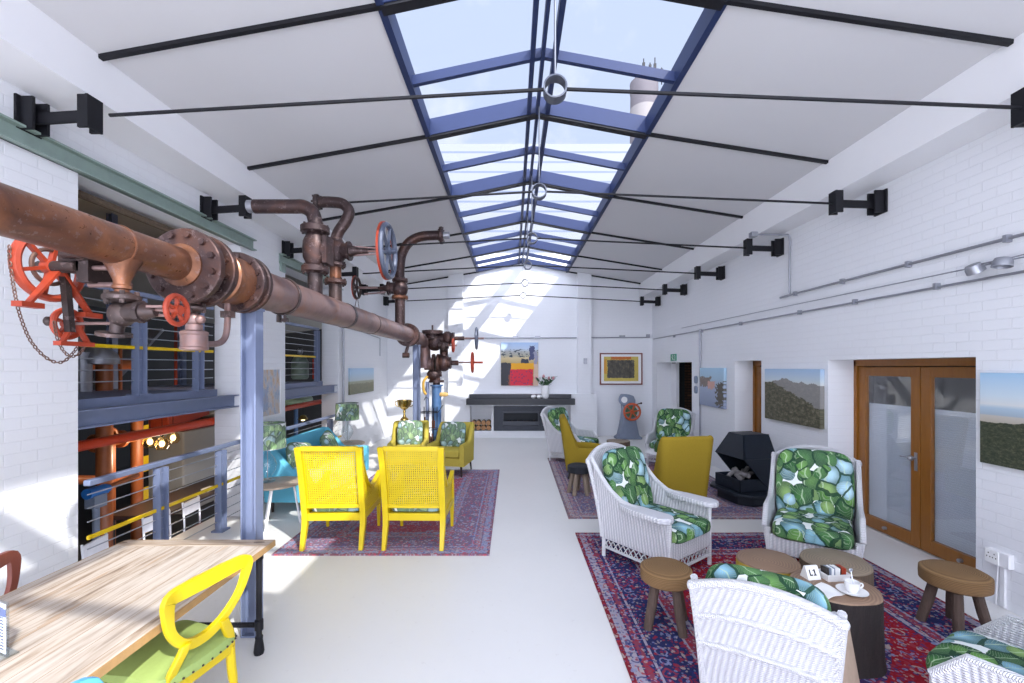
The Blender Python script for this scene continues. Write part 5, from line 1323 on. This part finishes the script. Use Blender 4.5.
# ------------------------------------------------------------------ paintings
def art(fn, name, u, v_):
    q = NT(name, (.5,.5,.5), .6)
    x = q.sep(q.gen()); U, V = x[u], x[v_]
    if u == 1 and fn.__name__.endswith('_r'): pass
    q.col(fn(q, U, V)); return q.m
def rect(q, U, V, u0, u1, v0, v1, j=.01):
    n1 = q.ma('MULTIPLY', q.ma('SUBTRACT', q.noise(q.comb(U, V), 14, 3), .5), j*6)
    a, b = q.ma('ADD', U, n1), q.ma('ADD', V, n1)
    return q.ma('MULTIPLY', q.ma('MULTIPLY', q.ma('GREATER_THAN', a, u0), q.ma('LESS_THAN', a, u1)), q.ma('MULTIPLY', q.ma('GREATER_THAN', b, v0), q.ma('LESS_THAN', b, v1)))
def field_art(q, U, V):
    uv = q.comb(U, V)
    c = q.ramp(q.ma('ADD', V, q.ma('MULTIPLY', q.noise(uv, 8, 3), .04)), [(.53, (.48,.36,.16)), (.66, (.62,.50,.28)), (.72, (.40,.38,.30)), (.80, (.42,.42,.40)), (.87, (.50,.60,.74)), (1, (.40,.55,.78))])
    dots = q.ma('MULTIPLY', q.ma('GREATER_THAN', q.noise(q.comb(U, q.ma('MULTIPLY', V, 2.4)), 9, 3), .55), rect(q, U, V, 0, 1, .66, .84))
    c = q.mix(dots, c, (.05,.07,.09))
    c = q.mix(rect(q, U, V, .54, .74, .50, .62, .02), c, (.03,.035,.06)); c = q.mix(rect(q, U, V, .76, .90, .60, .92, .03), c, (.06,.07,.16)); c = q.mix(rect(q, U, V, .88, .98, .50, .8, .03), c, (.30,.30,.40))
    c = q.mix(rect(q, U, V, 0, .28, 0, .53), c, (.045,.045,.055)); c = q.mix(rect(q, U, V, .2, .3, .0, .25, .04), c, (.30,.09,.05))
    c = q.mix(rect(q, U, V, .88, 1, 0, .5), c, (.62,.45,.34))
    c = q.mix(rect(q, U, V, .27, .88, .37, .52, .006), c, (.80,.38,.01))
    c = q.mix(rect(q, U, V, .25, .86, .0, .38, .008), c, (.66,.02,.05))
    sp = q.ma('MULTIPLY', q.ma('LESS_THAN', q.vor(q.comb(q.ma('MULTIPLY', U, 1.0), V), 16).outputs['Distance'], .32), rect(q, U, V, .26, .86, .02, .34))
    return q.mix(q.ma('MULTIPLY', sp, .75), c, (.10,.03,.12))
def dune(q, U, V, flip=False):
    if flip: U = q.ma('SUBTRACT', 1.0, U)
    uv = q.comb(U, V)
    hor = .70
    sky_ = q.ramp(V, [(.68, (.66,.66,.60)), (.80, (.55,.64,.70)), (1, (.36,.52,.72))])
    hill = q.ma('ADD', q.ma('SUBTRACT', .80, q.ma('MULTIPLY', q.ma('ABSOLUTE', q.ma('SUBTRACT', U, .42)), .14)), q.ma('MULTIPLY', q.ma('SUBTRACT', q.noise(q.comb(U, 0.0), 4, 5, .6), .5), .30))
    g = q.noise(uv, 9, 6, .7)
    land = q.ramp(q.noise(uv, 16, 7, .8), [(.32, (.02,.025,.012)), (.5, (.09,.085,.05)), (.66, (.25,.22,.16))])
    land = q.mix(q.ma('MULTIPLY', q.ma('GREATER_THAN', q.ma('ADD', V, q.ma('MULTIPLY', g, .3)), q.ma('ADD', .48, q.ma('MULTIPLY', q.ma('SUBTRACT', 1.0, U), .5))), .65), land, (.34,.33,.33))
    return q.mix(q.ma('LESS_THAN', V, hill), sky_, land)
def dune_path(q, U, V):
    U = q.ma('SUBTRACT', 1.0, U); uv = q.comb(U, V); g = q.noise(uv, 8, 6, .7)
    c = q.ramp(V, [(.0, (.26,.30,.42)), (.45, (.36,.42,.55)), (.62, (.40,.48,.60)), (.72, (.40,.56,.68)), (1, (.42,.62,.78))])
    c = q.mix(q.ma('MULTIPLY', rect(q, U, V, .0, .5, .5, .76, .05), .95), c, q.mix(g, (.12,.09,.07), (.34,.26,.22)))
    c = q.mix(rect(q, U, V, .36, .66, .46, .66, .04), c, (.62,.36,.30))
    return q.mix(rect(q, U, V, .72, 1.0, .05, .62, .08), c, q.mix(g, (.05,.06,.05), (.18,.15,.12)))
def beach(q, U, V):
    U = q.ma('SUBTRACT', 1.0, U); uv = q.comb(U, V); g = q.noise(uv, 30, 7, .85)
    c = q.ramp(V, [(.45, (.42,.37,.30)), (.535, (.50,.47,.42)), (.545, (.34,.42,.50)), (.62, (.40,.52,.62)), (.66, (.66,.68,.68)), (.75, (.58,.68,.75)), (1, (.36,.56,.76))])
    edge = q.ma('ADD', .40, q.ma('MULTIPLY', q.noise(q.comb(U, 0.0), 6, 4), .13))
    return q.mix(q.ma('LESS_THAN', V, edge), c, q.ramp(g, [(.35, (.008,.014,.008)), (.52, (.045,.055,.03)), (.68, (.17,.16,.09))]))
def abstract(q, U, V):
    uv = q.comb(U, V); g = q.noise(q.comb(q.ma('MULTIPLY', U, 3.0), V), 3.5, 4, .7)
    c = q.ramp(g, [(.3, (.50,.30,.16)), (.42, (.56,.44,.34)), (.52, (.52,.50,.52)), (.62, (.30,.38,.50)), (.75, (.62,.56,.50))])
    return q.mix(q.ma('MULTIPLY', rect(q, U, V, .3, .55, .1, .6, .05), .6), c, (.22,.30,.48))
def landscape(q, U, V):
    uv = q.comb(U, V); g = q.noise(uv, 7, 5, .7)
    c = q.ramp(V, [(.0, (.16,.19,.12)), (.3, (.30,.30,.20)), (.48, (.34,.36,.26)), (.52, (.50,.56,.60)), (.8, (.44,.60,.74)), (1, (.40,.57,.76))])
    return q.mix(q.ma('MULTIPLY', q.ma('LESS_THAN', V, q.ma('ADD', .25, q.ma('MULTIPLY', g, .3))), .7), c, q.mix(g, (.04,.05,.04), (.28,.26,.14)))
def dark_art(q, U, V):
    uv = q.comb(U, V); g = q.noise(q.comb(q.ma('MULTIPLY', U, 2.5), V), 4, 5, .7)
    c = q.mix(q.noise(uv, 6, 4), (.55,.38,.03), (.62,.52,.16)); c = q.mix(rect(q, U, V, .2, .8, .88, 1.0, .02), c, (.55,.16,.03)); c = q.mix(rect(q, U, V, .0, .08, .3, .9, .02), c, (.62,.30,.04))
    return q.mix(rect(q, U, V, .10, .88, .13, .86, .012), c, q.ramp(g, [(.3, (.035,.035,.03)), (.55, (.10,.09,.07)), (.7, (.20,.17,.10))]))
def canvas(name, lb, lo, hi, mat, cat='painting'):
    o = MB().span(lo, hi).build(name, mat, smooth=0, bevel=.003); return tag(o, lb, cat)
canvas('painting', 'painting of a red and yellow field block over the fireplace', (-.32, YB-.05, 1.46), (.76, YB-.003, 2.71), art(field_art, 'field_painting', 0, 2))
t = thing('framed_picture', 'dark picture with yellow border in a thin brown frame on the end wall', 'picture', (3.17, YB, 1.945))
MB().span((-.585,-.015,-.425),(.585,-.004,.425)).build('mount', M['paper'], t, smooth=0)
MB().span((-.50,-.018,-.355),(.50,-.012,.355)).build('print', art(dark_art, 'dark_print', 0, 2), t, smooth=0)
f = MB()
for lo, hi in (((-.62,-.03,-.46),(-.585,0,.46)), ((.585,-.03,-.46),(.62,0,.46)), ((-.585,-.03,-.46),(.585,0,-.425)), ((-.585,-.03,.425),(.585,0,.46))): f.span(lo, hi)
f.build('frame', M['mahogany'], t, smooth=0)
canvas('canvas_picture', 'canvas of a sandy dune path on the right wall beside the far passage', (XR-.06, 8.36, 1.20), (XR-.002, 9.42, 1.98), art(dune_path, 'dune_path_print', 1, 2))
canvas('canvas_picture', 'canvas of grassy dunes on the right wall next to the glazed double doors', (XR-.06, 5.74, 1.19), (XR-.002, 7.0, 1.97), art(lambda q, U, V: dune(q, U, V, True), 'grassy_dune_print', 1, 2))
canvas('canvas_picture', 'canvas of beach and dark bushes on the right wall above the double socket', (XR-.04, 2.45, 1.18), (XR-.002, 3.80, 1.95), art(beach, 'beach_print', 1, 2))
t = thing('abstract_painting', 'blurred orange and blue abstract painting on the left wall between the openings', 'painting', (XL, 6.48, 1.62))
MB().span((.004,-.36,-.34),(.02,.36,.34)).build('canvas', art(abstract, 'abstract_paint', 1, 2), t, smooth=0)
f = MB()
for lo, hi in (((0,-.40,-.38),(.03,-.36,.38)), ((0,.36,-.38),(.03,.40,.38)), ((0,-.36,-.38),(.03,.36,-.34)), ((0,-.36,.34),(.03,.36,.38))): f.span(lo, hi)
f.build('frame', M['white_metal'], t, smooth=0)
canvas('canvas_picture', 'small landscape canvas on the left wall behind the far lamp', (XL+.002, 9.75, 1.38), (XL+.05, 11.4, 1.97), art(landscape, 'landscape_print', 1, 2))

# ------------------------------------------------------------------ grey machine with red wheel
t = thing('valve_machine', 'grey blue cast machine with dial and red spoked wheel by the end wall', 'machine', (3.24, 12.30, 0))
MB().prism([(-.36,0),(.36,0),(.36,.05),(.28,.10),(.20,.45),(.17,.80),(.17,1.08),(.12,1.20),(.0,1.24),(-.16,1.24),(-.22,1.14),(-.18,1.04),(-.15,.80),(-.20,.45),(-.28,.10),(-.36,.05)], .34, Matrix.Translation((0,.17,0)) @ Matrix.Rotation(PI/2, 4, 'X')).build('body', M['grey_paint'], t, bevel=.02, seg=3)
MB().cyl((-.16,-.17,1.10), (-.16,-.23,1.10), .15, n=28).build('dial_case', M['grey_paint'], t, bevel=.01)
MB().cyl((-.16,-.225,1.10), (-.16,-.235,1.10), .085, n=24).build('dial_face', M['paper'], t)
MB().cyl((.05,-.17,.77), (.05,-.20,.77), .16, n=28).build('green_disc', plain('green_disc', (.05,.16,.08)), t)
m = MB(); c_ = Vector((.05,-.24,.77)); m.torus(axm(c_, (0,1,0)), .22, .028, 36, 8)
for i in range(6):
    a = PI*i/3+.2; m.bar(c_, c_+Vector((.21*math.cos(a),0,.21*math.sin(a))), .035, .035, up=(0,1,0))
m.cyl((.05,-.30,.77),(.05,-.17,.77),.05,n=16)
m.build('wheel', plain('orange_red_wheel', (.55,.10,.03)), t)
MB().cyl((.16,-.1,.95),(.32,-.14,1.0),.014,n=8).sell((.33,-.14,1.0),(.03,.03,.03),1,1,10,6).cyl((.24,-.1,.62),(.32,-.1,.72),.012,n=8).build('lever', M['iron'], t)

# ------------------------------------------------------------------ wall services
def conduit(lb, pts, r, boxes=(), clips=()):
    t = thing('conduit', lb, 'conduit', (0,0,0))
    MB().tube(pts, r, 10).build('tube', M['steel'], t)
    for c, d in boxes: MB().box(c, d).build('junction_box', M['steel'], t, bevel=.006)
    for c in clips: MB().box(c, (.05,.03,.06)).build('clip', M['steel'], t, smooth=0)
    return t
xw = XR-.03
conduit('grey conduit dropping from the beam and running along the right wall', spline([(3.5,6.42,3.93),(3.96,6.42,3.93),(xw,6.42,3.88),(xw,6.42,3.6),(xw,6.42,3.12),(xw,6.38,3.05),(xw,6.2,3.05),(xw,.5,3.05)], 4), .014, [((3.52,6.42,3.93),(.09,.09,.07))], [(xw+.003,y_,3.05) for y_ in (6.3,5.4,4.5,3.6,2.7)])
conduit('grey conduit running the length of the right wall above the pictures', [(xw,12.6,2.80),(xw,.5,2.74)], .012, [], [(xw+.003,y_,2.77) for y_ in (11,9.4,7.8,6.2,5.2,4.2,3.2)])
conduit('thin cable stretched along the right wall carrying the spotlights', [(xw,10.5,2.93),(xw-.02,.5,2.84)], .006)
conduit('grey conduit falling down the right wall behind the dune path canvas', [(xw,9.48,2.82),(xw,9.48,0.3)], .02)
conduit('grey conduit across the end wall above the painting with junction boxes', [(-3.2,YB-.02,2.84),(-1.84,YB-.02,2.84),(4.0,YB-.02,2.86)], .018, [((.10,YB-.03,2.86),(.16,.06,.08)), ((.74,YB-.03,2.86),(.16,.06,.08)), ((3.2,YB-.03,2.88),(.16,.06,.08)), ((3.95,YB-.03,2.9),(.1,.06,.1))])
conduit('thin grey conduit down the left wall near the small landscape', spline([(XL+.03,9.4,3.0),(XL+.03,9.4,2.0),(XL+.03,9.4,.6)], 4), .022)
conduit('thin grey cable run high on the left wall behind the far valves', [(XL+.03,9.4,2.9),(XL+.03,12.0,2.78),(XL+.03,12.0,2.3)], .012)
t = thing('spotlight', 'twin silver spotlight heads on the cable of the right wall', 'lamp', (xw-.02, 3.68, 2.87))
for yy, ry in ((.10, -30), (-.12, 10)):
    Mx = Matrix.Translation((-.06, yy, -.02)) @ Matrix.Rotation(R(ry), 4, 'Y')
    MB().lathe([(.0,.035),(.05,.03),(.062,.0),(.064,-.04),(.054,-.04),(.05,-.01),(.0,.0)], 24, Mx).build('head', M['steel'], t)
MB().cyl((-.06,.05,0), (-.06,-.06,0), .008, n=8).cyl((-.06,0,0),(.0,0,0),.008,n=8).cyl((-.05,-.15,.0),(-.02,-.4,.02),.006,n=6).build('arm', M['steel'], t)
t = thing('double_socket', 'white double socket outlet with trunking on the right wall', 'socket', (XR, 3.66, .41))
MB().span((-.05,-.09,-.06),(0,.09,.06)).build('box', M['white_metal'], t, bevel=.005)
MB().span((-.058,-.02,-.055),(-.05,.085,.055)).build('plate', M['paper'], t, bevel=.002)
s = MB()
for yy in (.01, .055):
    for dy, dz in ((0,.025),(-.012,-.005),(.012,-.005)): s.box((-.059,yy+dy,dz),(.002,.006,.010))
s.build('pin_holes', M['black_steel'], t, smooth=0)
MB().span((-.02,-.03,-.40),(0,.0,-.06)).tube(spline([(-.015,.02,-.06),(-.02,.022,-.2),(-.015,.035,-.40)], 5), .006, 6).build('trunking', M['white_metal'], t, smooth=0)
o = MB().span((-.04,-.05,-.06),(0,.05,.06)).build('wall_socket', M['white_metal'], bevel=.005); o.location = (XR, 8.25, .42); tag(o, 'small white socket low on the right wall behind the black stove', 'socket')
for z, lb in ((1.72, 'upper of two oval grey switches beside the far passage'), (1.50, 'lower of two oval grey switches beside the far passage')):
    o = MB().sell((0,0,0), (.03,.07,.085), .6, .8, 20, 10).build('light_switch', M['grey_paint']); o.location = (XR-.02, 9.72, z); tag(o, lb, 'switch')
o = MB().box((0,0,0), (.10,.05,.16)).build('sensor_box', M['steel'], bevel=.01); o.location = (2.10, 12.595, 2.17); tag(o, 'small grey box on the right pilaster of the end wall', 'box')

# ------------------------------------------------------------------ wire stand and golden cup behind the ochre chairs
t = thing('wire_rack', 'thin dark wire rack of bottles between the two ochre armchairs', 'rack', (-1.75, 9.25, 0))
m = MB()
for z in (.35, .7, 1.05):
    m.torus(trm((0,0,z)), .20, .007, 28, 6)
    m.bar((-.2,0,z),(.2,0,z),.008,.008).bar((0,-.2,z),(0,.2,z),.008,.008)
m.build('tier', M['black_steel'], t)
for a in range(4): MB().tube(spline([(.22*math.cos(a*PI/2+.7),.22*math.sin(a*PI/2+.7),0),(.20*math.cos(a*PI/2+.7),.20*math.sin(a*PI/2+.7),.6),(.20*math.cos(a*PI/2+.7),.20*math.sin(a*PI/2+.7),1.15)],4),.009,8).build('upright', M['black_steel'], t)
m = MB(); m.tube(spline([(-.2,0,1.05),(-.28,0,1.18),(-.2,0,1.15)], 5), .007, 6).tube(spline([(.2,0,1.05),(.30,0,1.2),(.24,0,1.12)], 5), .007, 6).tube(spline([(0,0,1.05),(0,0,1.3),(-.06,0,1.36),(-.1,0,1.3)], 5), .007, 6)
m.build('finial', M['black_steel'], t)
for i, (dx, dy, z) in enumerate(((-.08,-.06,.36),(.08,-.05,.36),(0,.09,.36),(-.07,-.07,.71),(.09,.03,.71))):
    o = MB().lathe([(.0,0),(.035,0),(.037,.14),(.014,.19),(.014,.25),(.0,.25)], 16).build('small_bottle', plain('brown_bottle', (.12,.05,.03), .2))
    o.location = (-1.75+dx, 9.25+dy, z); tag(o, 'small brown bottle in the wire rack, '+['bottom tier left', 'bottom tier right', 'bottom tier back', 'middle tier left', 'middle tier right'][i], 'bottle', 'brown bottles in the wire rack')
t = thing('pedestal', 'slender white pedestal carrying the golden cup behind the ochre armchairs', 'pedestal', (-2.25, 9.2, 0))
MB().lathe([(.16,0),(.16,.03),(.05,.07),(.04,.4),(.05,.84),(.15,.86),(.15,.89),(.0,.89)], 24).build('stand', M['white_metal'], t)
t = thing('golden_cup', 'golden goblet shaped cup on the white pedestal', 'cup', (-2.25, 9.2, .89))
MB().lathe([(.0,0),(.085,0),(.08,.03),(.035,.07),(.022,.13),(.03,.18),(.022,.21),(.08,.25),(.14,.32),(.15,.41),(.155,.42),(.14,.42),(.13,.33),(.0,.25)], 28).build('bowl', M['gold'], t)
for s in (-1, 1): MB().tube(spline([(s*.145,0,.39),(s*.19,0,.38),(s*.18,0,.31),(s*.11,0,.28)], 5), .009, 8).build('handle', M['gold'], t)
